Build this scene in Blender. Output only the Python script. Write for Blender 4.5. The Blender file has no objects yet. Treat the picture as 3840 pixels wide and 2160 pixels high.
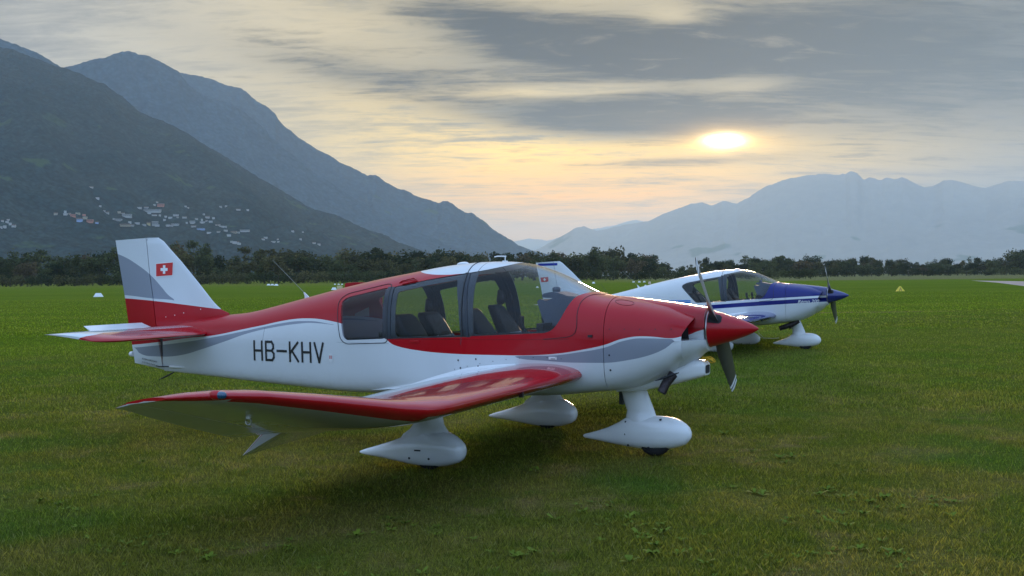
import bpy, bmesh, math, random
import numpy as np
from mathutils import Vector, Matrix, noise as mnoise
from mathutils.bvhtree import BVHTree
random.seed(7); rng = np.random.default_rng(7)
S = bpy.context.scene
COL = S.collection
R = math.radians
pi = math.pi

# ------------------------------------------------------------------ camera
FPX = 4187.65; CAMH = 1.6218; PITCH = R(-0.6067); ROLL = R(-0.5650)
cam = bpy.data.cameras.new('camera'); camo = bpy.data.objects.new('camera', cam); COL.objects.link(camo)
cam.sensor_width = 36; cam.lens = 36 * FPX / 3840; cam.clip_start = 0.1; cam.clip_end = 80000
fw = Vector((0, math.cos(PITCH), math.sin(PITCH))); up0 = Vector((0, -math.sin(PITCH), math.cos(PITCH))); rt0 = Vector((1, 0, 0))
crt = rt0 * math.cos(ROLL) + up0 * math.sin(ROLL); cup = -rt0 * math.sin(ROLL) + up0 * math.cos(ROLL)
CM = Matrix((crt, cup, -fw)).transposed().to_4x4(); CM.translation = Vector((0, 0, CAMH)); camo.matrix_world = CM
S.camera = camo
def ray(px, py):      # direction through a point of the 3840x2160 frame
    return (fw + crt * ((px - 1920) / FPX) - cup * ((py - 1080) / FPX)).normalized()
def azel(px, py):
    d = ray(px, py); return math.atan2(d.x, d.y), math.asin(d.z)
def on_ground(px, py):
    d = ray(px, py); t = -CAMH / d.z; return Vector((d.x * t, d.y * t, 0))

# ------------------------------------------------------------------ render settings
S.view_settings.view_transform = 'Standard'; S.view_settings.look = 'None'
S.view_settings.exposure = 0.22; S.view_settings.gamma = 1; S.view_settings.use_curve_mapping = False
S.render.engine = 'CYCLES'
S.cycles.volume_bounces = 3; S.cycles.max_bounces = 8; S.cycles.transparent_max_bounces = 24
S.cycles.volume_step_rate = 1.0
S.cycles.use_fast_gi = False

# ------------------------------------------------------------------ node helper
class NB:
    def __init__(s, nt): s.nt = nt; s.n = nt.nodes; s.l = nt.links
    def new(s, t, **k):
        n = s.n.new(t)
        for a, b in k.items(): setattr(n, a, b)
        return n
    def put(s, sock, v):
        if isinstance(v, bpy.types.NodeSocket): s.l.new(v, sock)
        elif v is not None:
            if isinstance(v, (tuple, list)) and len(v) == 3 and sock.type == 'RGBA': v = (*v, 1)
            sock.default_value = v
    def m(s, op, a, b=None, c=None, clamp=False):
        n = s.new('ShaderNodeMath', operation=op); n.use_clamp = clamp
        s.put(n.inputs[0], a)
        if b is not None: s.put(n.inputs[1], b)
        if c is not None: s.put(n.inputs[2], c)
        return n.outputs[0]
    def mix(s, f, a, b):
        n = s.new('ShaderNodeMix', data_type='RGBA'); s.put(n.inputs[0], f); s.put(n.inputs[6], a); s.put(n.inputs[7], b); return n.outputs[2]
    def mul(s, a, b):
        n = s.new('ShaderNodeMix', data_type='RGBA', blend_type='MULTIPLY'); n.inputs[0].default_value = 1
        s.put(n.inputs[6], a); s.put(n.inputs[7], b); return n.outputs[2]
    def add(s, a, b, f=1.0):
        n = s.new('ShaderNodeMix', data_type='RGBA', blend_type='ADD'); s.put(n.inputs[0], f)
        s.put(n.inputs[6], a); s.put(n.inputs[7], b); return n.outputs[2]
    def ss(s, v, lo, hi):
        n = s.new('ShaderNodeMapRange', interpolation_type='SMOOTHSTEP'); s.put(n.inputs[0], v); s.put(n.inputs[1], lo); s.put(n.inputs[2], hi); return n.outputs[0]
    def noise(s, vec, scale, detail=4, rough=.55, dist=0):
        n = s.new('ShaderNodeTexNoise'); s.put(n.inputs['Vector'], vec); n.inputs['Scale'].default_value = scale
        n.inputs['Detail'].default_value = detail; n.inputs['Roughness'].default_value = rough; n.inputs['Distortion'].default_value = dist; return n.outputs[0]
    def mapv(s, vec, scale=(1, 1, 1), rot=(0, 0, 0), loc=(0, 0, 0)):
        n = s.new('ShaderNodeMapping'); s.put(n.inputs[0], vec); n.inputs['Scale'].default_value = scale; n.inputs['Rotation'].default_value = rot; n.inputs['Location'].default_value = loc; return n.outputs[0]
    def xyz(s, v):
        n = s.new('ShaderNodeSeparateXYZ'); s.put(n.inputs[0], v); return n.outputs
    def comb(s, x, y, z):
        n = s.new('ShaderNodeCombineXYZ'); s.put(n.inputs[0], x); s.put(n.inputs[1], y); s.put(n.inputs[2], z); return n.outputs[0]
    def curve(s, x, pts, xm=8.0, zm=2.5):
        n = s.new('ShaderNodeFloatCurve'); c = n.mapping.curves[0]
        pts = sorted(pts); n.mapping.extend = 'HORIZONTAL'
        c.points[0].location = (pts[0][0] / xm, pts[0][1] / zm); c.points[1].location = (pts[-1][0] / xm, pts[-1][1] / zm)
        for p in pts[1:-1]: c.points.new(p[0] / xm, p[1] / zm)
        for p in c.points: p.handle_type = 'AUTO_CLAMPED'
        n.mapping.update(); s.put(n.inputs[1], s.m('DIVIDE', x, xm)); return s.m('MULTIPLY', n.outputs[0], zm)

# ------------------------------------------------------------------ world: sunset sky behind a cloud veil
SUNAZ, SUNEL = azel(2718, 534)
SKYK = 0.06
def build_world():
    w = bpy.data.worlds.new('World'); S.world = w; w.use_nodes = True; nt = w.node_tree; nt.nodes.clear(); b = NB(nt)
    out = b.new('ShaderNodeOutputWorld'); bg = b.new('ShaderNodeBackground'); b.l.new(bg.outputs[0], out.inputs[0])
    sky = b.new('ShaderNodeTexSky', sky_type='NISHITA', sun_disc=False, sun_elevation=SUNEL, sun_rotation=SUNAZ)
    sky.air_density = 1.0; sky.dust_density = 1.5; sky.ozone_density = 1.5
    d = b.new('ShaderNodeTexCoord').outputs['Generated']
    x, y, z = b.xyz(d)
    az = b.m('ARCTAN2', x, y); el = b.m('ARCSINE', z)
    def blob(px, py, sx, sy, tilt=0.0):
        a0, e0 = azel(px * 1.4907, py * 1.4907)
        u = b.m('SUBTRACT', az, a0); v = b.m('SUBTRACT', b.m('SUBTRACT', el, e0), b.m('MULTIPLY', u, tilt))
        u = b.m('DIVIDE', u, sx / 2809); v = b.m('DIVIDE', v, sy / 2809)
        r2 = b.m('ADD', b.m('MULTIPLY', u, u), b.m('MULTIPLY', v, v))
        return b.m('POWER', 2.71828, b.m('MULTIPLY', r2, -1))
    # cloud sheet coordinates: plane overhead, so streaks flatten towards the horizon
    zz = b.m('ADD', b.m('MAXIMUM', z, 0.0), 0.13)
    px_, py_ = b.m('DIVIDE', x, zz), b.m('DIVIDE', y, zz)
    pv = b.comb(px_, py_, 0)
    streak = b.noise(b.mapv(pv, (.75, 1.8, 1), (0, 0, R(-12))), 1.15, 9, .60, .9)
    puffs = b.noise(b.mapv(pv, (1.3, 2.4, 1), (0, 0, R(8)), (3.1, 1.7, 0)), 3.4, 9, .62, .5)
    wide = b.noise(b.mapv(pv, (.8, 1.3, 1), (0, 0, 0), (7.3, 2.2, 0)), .9, 4, .5, .2)
    fine = b.noise(b.mapv(pv, (1.0, 3.6, 1), (0, 0, R(-14)), (1.1, 6.7, 0)), 4.4, 8, .68, .7)
    st = b.m('MULTIPLY', b.m('SUBTRACT', streak, .5), 3.0); pf = b.m('ADD', b.m('MULTIPLY', b.m('SUBTRACT', puffs, .5), 2.6), b.m('MULTIPLY', b.m('SUBTRACT', fine, .5), 3.4))
    nz = b.m('ADD', st, b.m('MULTIPLY', pf, .6))
    # where the thick cloud lies
    dark = b.m('ADD', b.m('MULTIPLY', blob(1750, 120, 620, 100, .03), 1.15), b.m('MULTIPLY', blob(1560, 300, 330, 50, -.04), 1.15))
    dark = b.m('ADD', dark, b.m('MULTIPLY', blob(1250, 60, 330, 60, -.22), .75))
    dark = b.m('ADD', dark, b.m('MULTIPLY', blob(2300, 210, 560, 170), .7))
    dark = b.m('ADD', dark, b.m('MULTIPLY', blob(1700, 408, 260, 14, .02), .55))
    dark = b.m('ADD', dark, b.m('MULTIPLY', blob(950, 200, 380, 50, -.2), .5))
    dark = b.m('SUBTRACT', dark, b.m('MULTIPLY', blob(1450, 226, 270, 15, .02), .75))
    dark = b.m('SUBTRACT', dark, b.m('MULTIPLY', b.m('ADD', blob(1700, 42, 85, 24, -.1), blob(1880, 212, 120, 24)), .55))
    far = b.ss(b.m('ABSOLUTE', az), .5, 1.1)
    dark = b.m('ADD', dark, b.m('MULTIPLY', far, b.ss(wide, .42, .62)))
    dk = b.ss(b.m('ADD', dark, b.m('ADD', b.m('MULTIPLY', st, .38), b.m('MULTIPLY', pf, .36))), .10, .95)
    # veil colours
    veil = b.mix(b.ss(az, .12, .42), (.66, .54, .32), (.31, .31, .29))
    veil = b.mix(b.ss(az, -.10, -.45), veil, (.53, .505, .44))
    veil = b.mul(veil, b.mix(b.ss(nz, -1.0, 1.0), (.55, .58, .64), (1.22, 1.20, 1.13)))
    warm = b.m('MULTIPLY', b.m('ADD', blob(1620, 385, 640, 95), b.m('MULTIPLY', blob(1200, 350, 330, 110, -.2), .6)), b.m('ADD', .62, b.m('MULTIPLY', nz, .75)), clamp=True)
    low = b.m('MULTIPLY', blob(1450, 500, 460, 90), b.m('ADD', .72, b.m('MULTIPLY', nz, .6)), clamp=True)
    colr = b.mix(warm, veil, (1.55, 1.02, .20))
    colr = b.mix(b.m('MULTIPLY', low, .95), colr, (1.75, .78, .0))
    colr = b.mix(b.m('MULTIPLY', blob(1420, 600, 420, 40), .8), colr, (1.2, .56, .04))
    darkc = b.mix(b.ss(az, .05, .45), (.020, .026, .030), (.085, .105, .118))
    darkc = b.mix(b.m('MULTIPLY', warm, .30), darkc, (.30, .24, .14))
    colr = b.mix(b.m('MULTIPLY', dk, .96), colr, darkc)
    # light edges of the puffs
    colr = b.mix(b.m('MULTIPLY', b.ss(puffs, .54, .74), b.m('MULTIPLY', blob(1700, 170, 560, 170), .45)), colr, (.55, .46, .32))
    # away from the sun the veil opens into soft blue
    back = b.ss(y, .35, -.35); zen = b.ss(z, .28, .75)
    openk = b.m('MAXIMUM', back, zen)
    blue = b.mix(b.ss(wide, .35, .7), (.52, .88, 1.55), (.82, 1.05, 1.38))
    blue = b.mix(b.ss(z, .30, .0), blue, (.74, .94, 1.22))
    colr = b.mix(b.m('MULTIPLY', openk, .9), colr, blue)
    base = b.mul(sky.outputs[0], (SKYK, SKYK, SKYK))
    colr = b.mix(.97, base, colr)
    # the sun itself glowing through the cloud
    halo = blob(1822, 358, 150, 42); glow = blob(1822, 356, 74, 26); core = blob(1822, 354, 46, 17)
    rag = b.m('ADD', .8, b.m('MULTIPLY', nz, .35))
    colr = b.add(colr, (.70, .36, .04), b.m('MULTIPLY', halo, rag, clamp=True))
    colr = b.add(colr, (1.3, .80, .16), b.m('MULTIPLY', glow, rag, clamp=True))
    colr = b.add(colr, (9, 7.6, 5.0), b.m('POWER', b.m('MULTIPLY', core, b.m('ADD', .95, b.m('MULTIPLY', pf, .35))), 1.6, clamp=True))
    b.l.new(colr, bg.inputs[0]); bg.inputs[1].default_value = .98
build_world()
sl = bpy.data.lights.new('sun', 'SUN'); so = bpy.data.objects.new('sun', sl); COL.objects.link(so)
sl.energy = 2.7; sl.angle = R(7); sl.color = (1, .66, .38)
sd = ray(2718, 534); so.rotation_euler = (-sd).to_track_quat('-Z', 'Y').to_euler()

# ------------------------------------------------------------------ object helpers
def tag(o, label=None, cat=None, group=None, kind=None):
    for k, v in (('label', label), ('category', cat), ('group', group), ('kind', kind)):
        if v: o[k] = v
    return o
def obj(name, me, mats=(), parent=None, smooth=None):
    o = bpy.data.objects.new(name, me); COL.objects.link(o)
    me.name = name
    for m in (mats if isinstance(mats, (list, tuple)) else [mats]): me.materials.append(m)
    if smooth is not None and len(me.polygons):
        me.polygons.foreach_set('use_smooth', [True] * len(me.polygons)); me.set_sharp_from_angle(angle=R(smooth))
    if parent: o.parent = parent
    return o
def thing(name, loc, rz, label, cat, group=None):
    o = bpy.data.objects.new(name, None); COL.objects.link(o); o.location = loc; o.rotation_euler = (0, 0, rz)
    o.empty_display_size = .3
    return tag(o, label, cat, group)
def mesh(v, f):
    me = bpy.data.meshes.new('m'); me.from_pydata([tuple(p) for p in v], [], [tuple(q) for q in f]); me.update(); return me
def fast_mesh(V, F, attr=None):
    V = np.asarray(V, np.float32); F = np.asarray(F, np.int32); n = F.shape[1]
    me = bpy.data.meshes.new('m'); me.vertices.add(len(V)); me.vertices.foreach_set('co', V.ravel())
    me.loops.add(F.size); me.loops.foreach_set('vertex_index', F.ravel())
    me.polygons.add(len(F)); me.polygons.foreach_set('loop_start', np.arange(0, F.size, n, dtype=np.int32))
    me.polygons.foreach_set('loop_total', np.full(len(F), n, np.int32))
    for k, a in (attr or {}).items():
        at = me.attributes.new(k, 'FLOAT', 'POINT'); at.data.foreach_set('value', np.asarray(a, np.float32))
    me.update(calc_edges=True); return me
class MB:
    def __init__(s): s.v = []; s.f = []
    def add(s, v, f):
        k = len(s.v); s.v += [tuple(p) for p in v]; s.f += [tuple(i + k for i in q) for q in f]; return s
    def box(s, a, b):
        (x0, y0, z0), (x1, y1, z1) = a, b
        v = [(x, y, z) for x in (x0, x1) for y in (y0, y1) for z in (z0, z1)]
        return s.add(v, [(0, 1, 3, 2), (4, 6, 7, 5), (0, 4, 5, 1), (2, 3, 7, 6), (0, 2, 6, 4), (1, 5, 7, 3)])
    def loft(s, rings, cap=True, closed=True):
        n = len(rings[0]); v = [p for r_ in rings for p in r_]; f = []
        for i in range(len(rings) - 1):
            for j in range(n if closed else n - 1):
                k = (j + 1) % n; f.append((i * n + j, i * n + k, (i + 1) * n + k, (i + 1) * n + j))
        if cap and closed: f.append(tuple(range(n))[::-1]); f.append(tuple(range((len(rings) - 1) * n, len(rings) * n)))
        return s.add(v, f)
    def tube(s, pts, rad, n=8):
        pts = [Vector(p) for p in pts]; rad = rad if isinstance(rad, (list, tuple)) else [rad] * len(pts); rings = []
        for i, p in enumerate(pts):
            t = (pts[min(i + 1, len(pts) - 1)] - pts[max(i - 1, 0)]).normalized()
            a = t.orthogonal().normalized() if i == 0 else (a_ - t * a_.dot(t)).normalized(); a_ = a; b_ = t.cross(a)
            rings.append([p + (a * math.cos(2 * pi * k / n) + b_ * math.sin(2 * pi * k / n)) * rad[i] for k in range(n)])
        return s.loft(rings)
    def prism(s, poly, h0, h1, axis=1):   # polygon in the two other axes, extruded along axis
        def P(a, b, h): return (a, h, b) if axis == 1 else ((h, a, b) if axis == 0 else (a, b, h))
        n = len(poly); v = [P(a, b, h0) for a, b in poly] + [P(a, b, h1) for a, b in poly]
        return s.add(v, [tuple(range(n)), tuple(range(2 * n - 1, n - 1, -1))] + [(j, n + j, n + (j + 1) % n, (j + 1) % n) for j in range(n)])
    def build(s, name, mats, parent=None, smooth=None, fix=True):
        me = mesh(s.v, s.f)
        if fix:
            bm = bmesh.new(); bm.from_mesh(me); bmesh.ops.recalc_face_normals(bm, faces=bm.faces); bm.to_mesh(me); bm.free()
        return obj(name, me, mats, parent, smooth)
def bevel(me, w, seg=2):
    bm = bmesh.new(); bm.from_mesh(me); bmesh.ops.bevel(bm, geom=bm.edges[:], offset=w, segments=seg, affect='EDGES', clamp_overlap=True); bm.to_mesh(me); bm.free()
def boolean(me, cutter, op, mats=()):
    o = bpy.data.objects.new('tmp', me); c = bpy.data.objects.new('tmpc', cutter); COL.objects.link(o); COL.objects.link(c)
    md = o.modifiers.new('b', 'BOOLEAN'); md.operation = op; md.object = c; md.solver = 'EXACT'
    dg = bpy.context.evaluated_depsgraph_get(); r = bpy.data.meshes.new_from_object(o.evaluated_get(dg))
    bpy.data.objects.remove(o); bpy.data.objects.remove(c); return r
def lerp(x, pts):
    return float(np.interp(x, [p[0] for p in pts], [p[1] for p in pts]))
def smooth_curve(pts, k=.12):
    xs = np.array([p[0] for p in pts], float); ys = np.array([p[1] for p in pts], float)
    def f(x):
        return float(sum(np.interp(x + o, xs, ys) * w for o, w in ((-k, .25), (-k / 2, .25), (0, 0), (k / 2, .25), (k, .25))))
    return f
def round_poly(poly, r=.05, n=5):     # round the corners of an outline; r a number or a list
    out = []; m_ = len(poly)
    for i in range(m_):
        p = Vector(poly[i]); a = Vector(poly[i - 1]) - p; c = Vector(poly[(i + 1) % m_]) - p
        rr = r[i] if isinstance(r, (list, tuple)) else r
        rr = min(rr, a.length * .49, c.length * .49)
        if rr < 1e-4: out.append(tuple(p)); continue
        p0 = p + a.normalized() * rr; p1 = p + c.normalized() * rr
        for k in range(n + 1):
            t = k / n; q = p0 * (1 - t) ** 2 + p * 2 * t * (1 - t) + p1 * t * t; out.append(tuple(q))
    return out
def inset_poly(poly, d):
    m_ = len(poly); area = sum(poly[i][0] * poly[(i + 1) % m_][1] - poly[(i + 1) % m_][0] * poly[i][1] for i in range(m_)); sg = 1 if area > 0 else -1
    out = []
    for i in range(m_):
        a = Vector(poly[i - 1]); p = Vector(poly[i]); c = Vector(poly[(i + 1) % m_])
        e = ((p - a).normalized() + (c - p).normalized()).normalized(); nrm = Vector((-e.y, e.x)) * sg
        out.append(tuple(p + nrm * d))
    return out

# ------------------------------------------------------------------ materials
def mat(name, col, rough=.5, metal=0, coat=0, spec=.5, bump=None, vary=None, trans=0, emis=None):
    m = bpy.data.materials.new(name); m.use_nodes = True; nt = m.node_tree; b = NB(nt); p = nt.nodes['Principled BSDF']
    p.inputs['Base Color'].default_value = (*col, 1); p.inputs['Roughness'].default_value = rough; p.inputs['Metallic'].default_value = metal
    p.inputs['Coat Weight'].default_value = coat; p.inputs['Coat Roughness'].default_value = .06; p.inputs['Specular IOR Level'].default_value = spec
    tc = b.new('ShaderNodeTexCoord').outputs['Object']
    if vary:
        nz = b.noise(tc, vary[0], 5, .6); c = b.mix(b.ss(nz, .3, .7), tuple(x * (1 - vary[1]) for x in col), tuple(min(1, x * (1 + vary[1])) for x in col)); b.l.new(c, p.inputs['Base Color'])
    if bump:
        bn = b.new('ShaderNodeBump'); bn.inputs['Strength'].default_value = bump[1]; bn.inputs['Distance'].default_value = bump[2]
        b.l.new(b.noise(tc, bump[0], 4, .6), bn.inputs['Height']); b.l.new(bn.outputs[0], p.inputs['Normal'])
    return m
WHITE = (.68, .70, .715); RED = (.42, .002, .010); GREY = (.27, .29, .34); BLUE = (.007, .014, .155)
M = {}
M['white'] = mat('white_gelcoat', (.80, .81, .82), .22, coat=.5, vary=(3, .03), bump=(1.2, .08, .01))
M['red'] = mat('red_paint', RED, .28, coat=.25, spec=.35, vary=(2, .04))
M['deepred'] = mat('dark_red_seal', (.06, .004, .008), .5)  # dark red of canopy seal, oil door outline and fasteners
M['whip'] = mat('antenna_whip', (.22, .23, .19), .5)
M['blue'] = mat('blue_paint', BLUE, .25, coat=.8)
M['rubber'] = mat('black_rubber', (.012, .012, .013), .8)
M['black'] = mat('black_plastic', (.015, .016, .018), .45)
M['dark'] = mat('dark_interior', (.018, .020, .024), .8, vary=(8, .2))
M['lining'] = mat('grey_cabin_lining', (.13, .14, .165), .75, vary=(20, .12))
M['frame'] = mat('slate_window_surround', (.032, .040, .054), .35)
M['panel'] = mat('blue_grey_panel_shroud', (.085, .105, .145), .6, bump=(60, .2, .004))
M['seat'] = mat('black_leather', (.008, .009, .012), .55, spec=.25, bump=(40, .3, .004))
M['seatlight'] = mat('grey_leather_insert', (.22, .24, .28), .45, bump=(30, .25, .004))
M['metal'] = mat('brushed_metal', (.45, .45, .45), .35, 1)
M['blade'] = mat('prop_blade_grey', (.055, .055, .055), .35, coat=.3, vary=(6, .15))
M['exhaust'] = mat('sooty_exhaust', (.045, .035, .038), .55, .6, vary=(25, .5), bump=(40, .4, .004))
M['mark'] = mat('black_lettering', (.02, .02, .022), .4)
M['whitemark'] = mat('white_lettering', (.82, .82, .82), .4)
M['redmark'] = mat('red_marking', (.60, .02, .02), .4)
M['navglass'] = mat('green_blue_lamp_glass', (.0, .06, .14), .08, coat=1)
M['lightblue'] = mat('light_blue_stripe', (.02, .22, .62), .35)
M['yellow'] = mat('yellow_rope', (.75, .45, .02), .6)
M['screw'] = mat('dark_screw_heads', (.03, .035, .05), .4, .4)
def glass_mat(name, tint, refl):
    m = bpy.data.materials.new(name); m.use_nodes = True; nt = m.node_tree; nt.nodes.clear(); b = NB(nt)
    o = b.new('ShaderNodeOutputMaterial'); t = b.new('ShaderNodeBsdfTransparent'); g = b.new('ShaderNodeBsdfGlossy'); g.inputs['Roughness'].default_value = .03
    d = b.new('ShaderNodeBsdfDiffuse'); d.inputs[0].default_value = (.45, .42, .38, 1)
    t.inputs[0].default_value = (*tint, 1); geo = b.new('ShaderNodeNewGeometry'); dt = b.new('ShaderNodeVectorMath', operation='DOT_PRODUCT'); b.l.new(geo.outputs['Incoming'], dt.inputs[0]); b.l.new(geo.outputs['Normal'], dt.inputs[1]); sch = b.m('POWER', b.m('SUBTRACT', 1, b.m('ABSOLUTE', dt.outputs['Value'], clamp=True)), 4.5, clamp=True); fr = b.m('MULTIPLY', b.m('ADD', refl, b.m('MULTIPLY', sch, .9)), b.m('SUBTRACT', 1, geo.outputs['Backfacing']))
    tc = b.new('ShaderNodeTexCoord').outputs['Object']
    bn = b.new('ShaderNodeBump'); bn.inputs['Strength'].default_value = .10; bn.inputs['Distance'].default_value = .02; b.l.new(b.noise(tc, 2.2, 3, .5), bn.inputs['Height'])
    b.l.new(bn.outputs[0], g.inputs['Normal'])
    m1 = b.new('ShaderNodeMixShader'); m1.inputs[0].default_value = .008; b.l.new(t.outputs[0], m1.inputs[1]); b.l.new(d.outputs[0], m1.inputs[2])
    m2 = b.new('ShaderNodeMixShader'); b.l.new(b.m('MULTIPLY', fr, 1.0, clamp=True), m2.inputs[0]); b.l.new(m1.outputs[0], m2.inputs[1]); b.l.new(g.outputs[0], m2.inputs[2])
    b.l.new(m2.outputs[0], o.inputs[0]); return m
M['glass'] = glass_mat('tinted_acrylic', (.90, .915, .92), .026)
M['glassdark'] = glass_mat('dark_tinted_acrylic', (.82, .82, .85), .035)

# curves of the red aircraft's livery, in metres: x aft of the spinner tip, z above the ground
C_RED = [(.42, 1.15), (.5, 1.128), (.593, 1.091), (.674, 1.077), (.8, 1.09), (.913, 1.095), (1.075, 1.073), (1.228, 1.02), (1.439, .973), (1.668, .937), (1.9, .92), (2.141, .915), (2.387, .915), (2.765, .922), (3.025, .94), (3.238, .971), (3.325, .996), (3.391, 1.042),
         (3.95, 1.185), (4.084, 1.205), (4.22, 1.220), (4.354, 1.224), (4.508, 1.219), (4.724, 1.193), (4.98, 1.147), (5.232, 1.105), (5.67, 1.031), (6.047, .995), (6.428, .951), (6.917, .903), (7.3, .88)]
G_TOP = [(.42, .5), (.60, .5), (.63, 1.061), (.799, 1.077), (.913, 1.078), (1.076, 1.052), (1.222, .998), (1.478, .950), (1.689, .922), (2.059, .906), (2.15, .5), (3.9, .5), (4.0, 1.163), (4.094, 1.176), (4.316, 1.198), (4.508, 1.195), (4.724, 1.170), (4.98, 1.128), (5.232, 1.083), (5.67, 1.011), (6.233, .935), (6.619, .896), (6.9, .871), (7.3, .85)]
G_BOT = [(.42, .6), (.60, 1.061), (.63, 1.057), (.711, .994), (.854, .931), (1.029, .889), (1.217, .863), (1.504, .861), (1.753, .872), (2.059, .902), (2.15, 2.0), (3.9, 2.0), (4.0, 1.165), (4.094, 1.171), (4.316, 1.181), (4.476, 1.171), (4.803, 1.131), (5.147, 1.068), (5.502, .971), (5.859, .878), (6.167, .809), (6.431, .782), (6.673, .781), (6.831, .811), (6.9, .867), (7.3, .9)]
F_RED = [(5.0, 2.4), (5.55, 2.4), (5.66, 1.296), (5.711, 1.30), (6.159, 1.347), (6.603, 1.39), (7.039, 1.418), (7.4, 1.44)]
F_LINE = [(5.5, .2), (6.27, .2), (6.294, 1.387), (6.603, 1.415), (7.042, 1.454), (7.4, 1.47)]
F_GREY = [(5.5, .2), (6.27, .2), (6.294, 1.387), (6.395, 1.455), (6.496, 1.551), (6.65, 1.682), (6.841, 1.793), (7.017, 1.875), (7.133, 1.913), (7.4, 1.99)]
W_ROOF = [(1.9, 2.4), (2.0, 2.4), (2.05, 1.60), (2.656, 1.649), (2.82, 1.641), (2.99, 1.645), (3.123, 1.66), (3.223, 1.681), (3.27, 1.72), (3.34, 2.4), (8, 2.4)]
def livery(name, spec):
    m = bpy.data.materials.new(name); m.use_nodes = True; nt = m.node_tree; b = NB(nt); p = nt.nodes['Principled BSDF']
    p.inputs['Roughness'].default_value = .28; p.inputs['Specular IOR Level'].default_value = .28; p.inputs['Coat Weight'].default_value = .18; p.inputs['Coat Roughness'].default_value = .05
    tc = b.new('ShaderNodeTexCoord').outputs['Object']; x, y, z = b.xyz(tc)
    gt = lambda a, c: b.m('GREATER_THAN', a, c); AND = lambda a, c: b.m('MULTIPLY', a, c)
    c = b.mix(b.ss(b.noise(tc, 1.6, 5, .6), .3, .7), tuple(v * .96 for v in WHITE), WHITE)
    if spec == 'red':
        c = b.mix(AND(gt(b.curve(x, G_TOP), z), gt(z, b.curve(x, G_BOT))), c, (*GREY, 1))
        c = b.mix(AND(gt(z, b.curve(x, F_LINE)), gt(b.curve(x, F_GREY), z)), c, (*GREY, 1))
        c = b.mix(AND(AND(gt(z, b.curve(x, C_RED)), gt(b.curve(x, F_RED), z)), gt(b.curve(x, W_ROOF), z)), c, (*RED, 1))
        xs1 = b.m('SUBTRACT', x, b.m('MULTIPLY', b.m('SUBTRACT', z, 1.05), .10)); xs2 = b.m('SUBTRACT', x, b.m('MULTIPLY', b.m('SUBTRACT', z, 1.08), .13))
        c = b.mix(AND(AND(gt(xs1, 3.315), gt(3.405, xs1)), AND(gt(z, 1.043), gt(1.532, z))), c, (.030, .038, .05, 1))
        c = b.mix(AND(AND(gt(xs2, 2.49), gt(2.56, xs2)), AND(gt(z, 1.072), gt(1.660, z))), c, (.030, .038, .05, 1))
        # panel joints
        seam = [(2.585, .003, 1.0, 1.8), (4.95, .0016, .9, 1.13)]
        for sx, w, z0, z1 in seam:
            xx = b.m('ADD', x, b.m('MULTIPLY', b.m('SUBTRACT', z, 1.05), -.05 if sx < 2 else .12))
            c = b.mix(AND(AND(gt(w, b.m('ABSOLUTE', b.m('SUBTRACT', xx, sx))), gt(z, z0)), gt(z1, z)), c, (.05, .05, .06, 1))
        ln = AND(AND(gt(.0018, b.m('ABSOLUTE', b.m('SUBTRACT', z, b.m('ADD', 1.06, b.m('MULTIPLY', b.m('SUBTRACT', x, 1.78), -.012))))), gt(x, 1.55)), gt(3.35, x))
        c = b.mix(ln, c, (.12, .01, .015, 1))
        ln = AND(AND(gt(.0014, b.m('ABSOLUTE', b.m('SUBTRACT', z, 1.0))), gt(x, 3.36)), gt(3.98, x))
        c = b.mix(ln, c, (.3, .33, .36, 1))
    else:
        c = b.mix(AND(gt(z, b.curve(x, [(.3, 1.168), (1.17, 1.136), (1.8, 1.11), (2.2, 1.10)])), gt(1.80, x)), c, (*BLUE, 1))
        xs2 = b.m('SUBTRACT', x, b.m('MULTIPLY', b.m('SUBTRACT', z, 1.08), .13))
        c = b.mix(AND(AND(gt(xs2, 2.49), gt(2.56, xs2)), AND(gt(z, 1.072), gt(1.642, z))), c, (.03, .035, .05, 1))
        st = b.curve(x, [(.3, 1.122), (1.17, 1.09), (2.12, 1.045), (2.78, 1.01), (3.6, .97), (3.9, .94)])
        c = b.mix(AND(AND(gt(st, z), gt(z, b.m('SUBTRACT', st, .088))), gt(3.85, x)), c, (*BLUE, 1))
        c = b.mix(AND(AND(gt(z, 1.985), gt(2.045, z)), AND(gt(x, 6.60), gt(7.10, x))), c, (.01, .03, .28, 1))
        for z0, z1 in ((.86, .95), (.71, .80)): c = b.mix(AND(AND(gt(z, z0), gt(z1, z)), gt(x, 6.4)), c, (.02, .05, .25, 1))
        c = b.mix(AND(AND(gt(.002, b.m('ABSOLUTE', b.m('SUBTRACT', x, 1.24)))), gt(z, .3)), c, (.1, .1, .12, 1)) if False else c
    # light dust low on the flanks
    c = b.mix(b.m('MULTIPLY', b.ss(z, .75, .50), b.m('MULTIPLY', b.ss(b.noise(tc, 9, 5, .65), .45, .8), .25)), c, (.30, .29, .24, 1))
    b.l.new(c, p.inputs['Base Color'])
    bn = b.new('ShaderNodeBump'); bn.inputs['Strength'].default_value = .12; bn.inputs['Distance'].default_value = .01; b.l.new(b.noise(tc, 1.1, 3, .5), bn.inputs['Height']); b.l.new(bn.outputs[0], p.inputs['Normal'])
    return m
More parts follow.
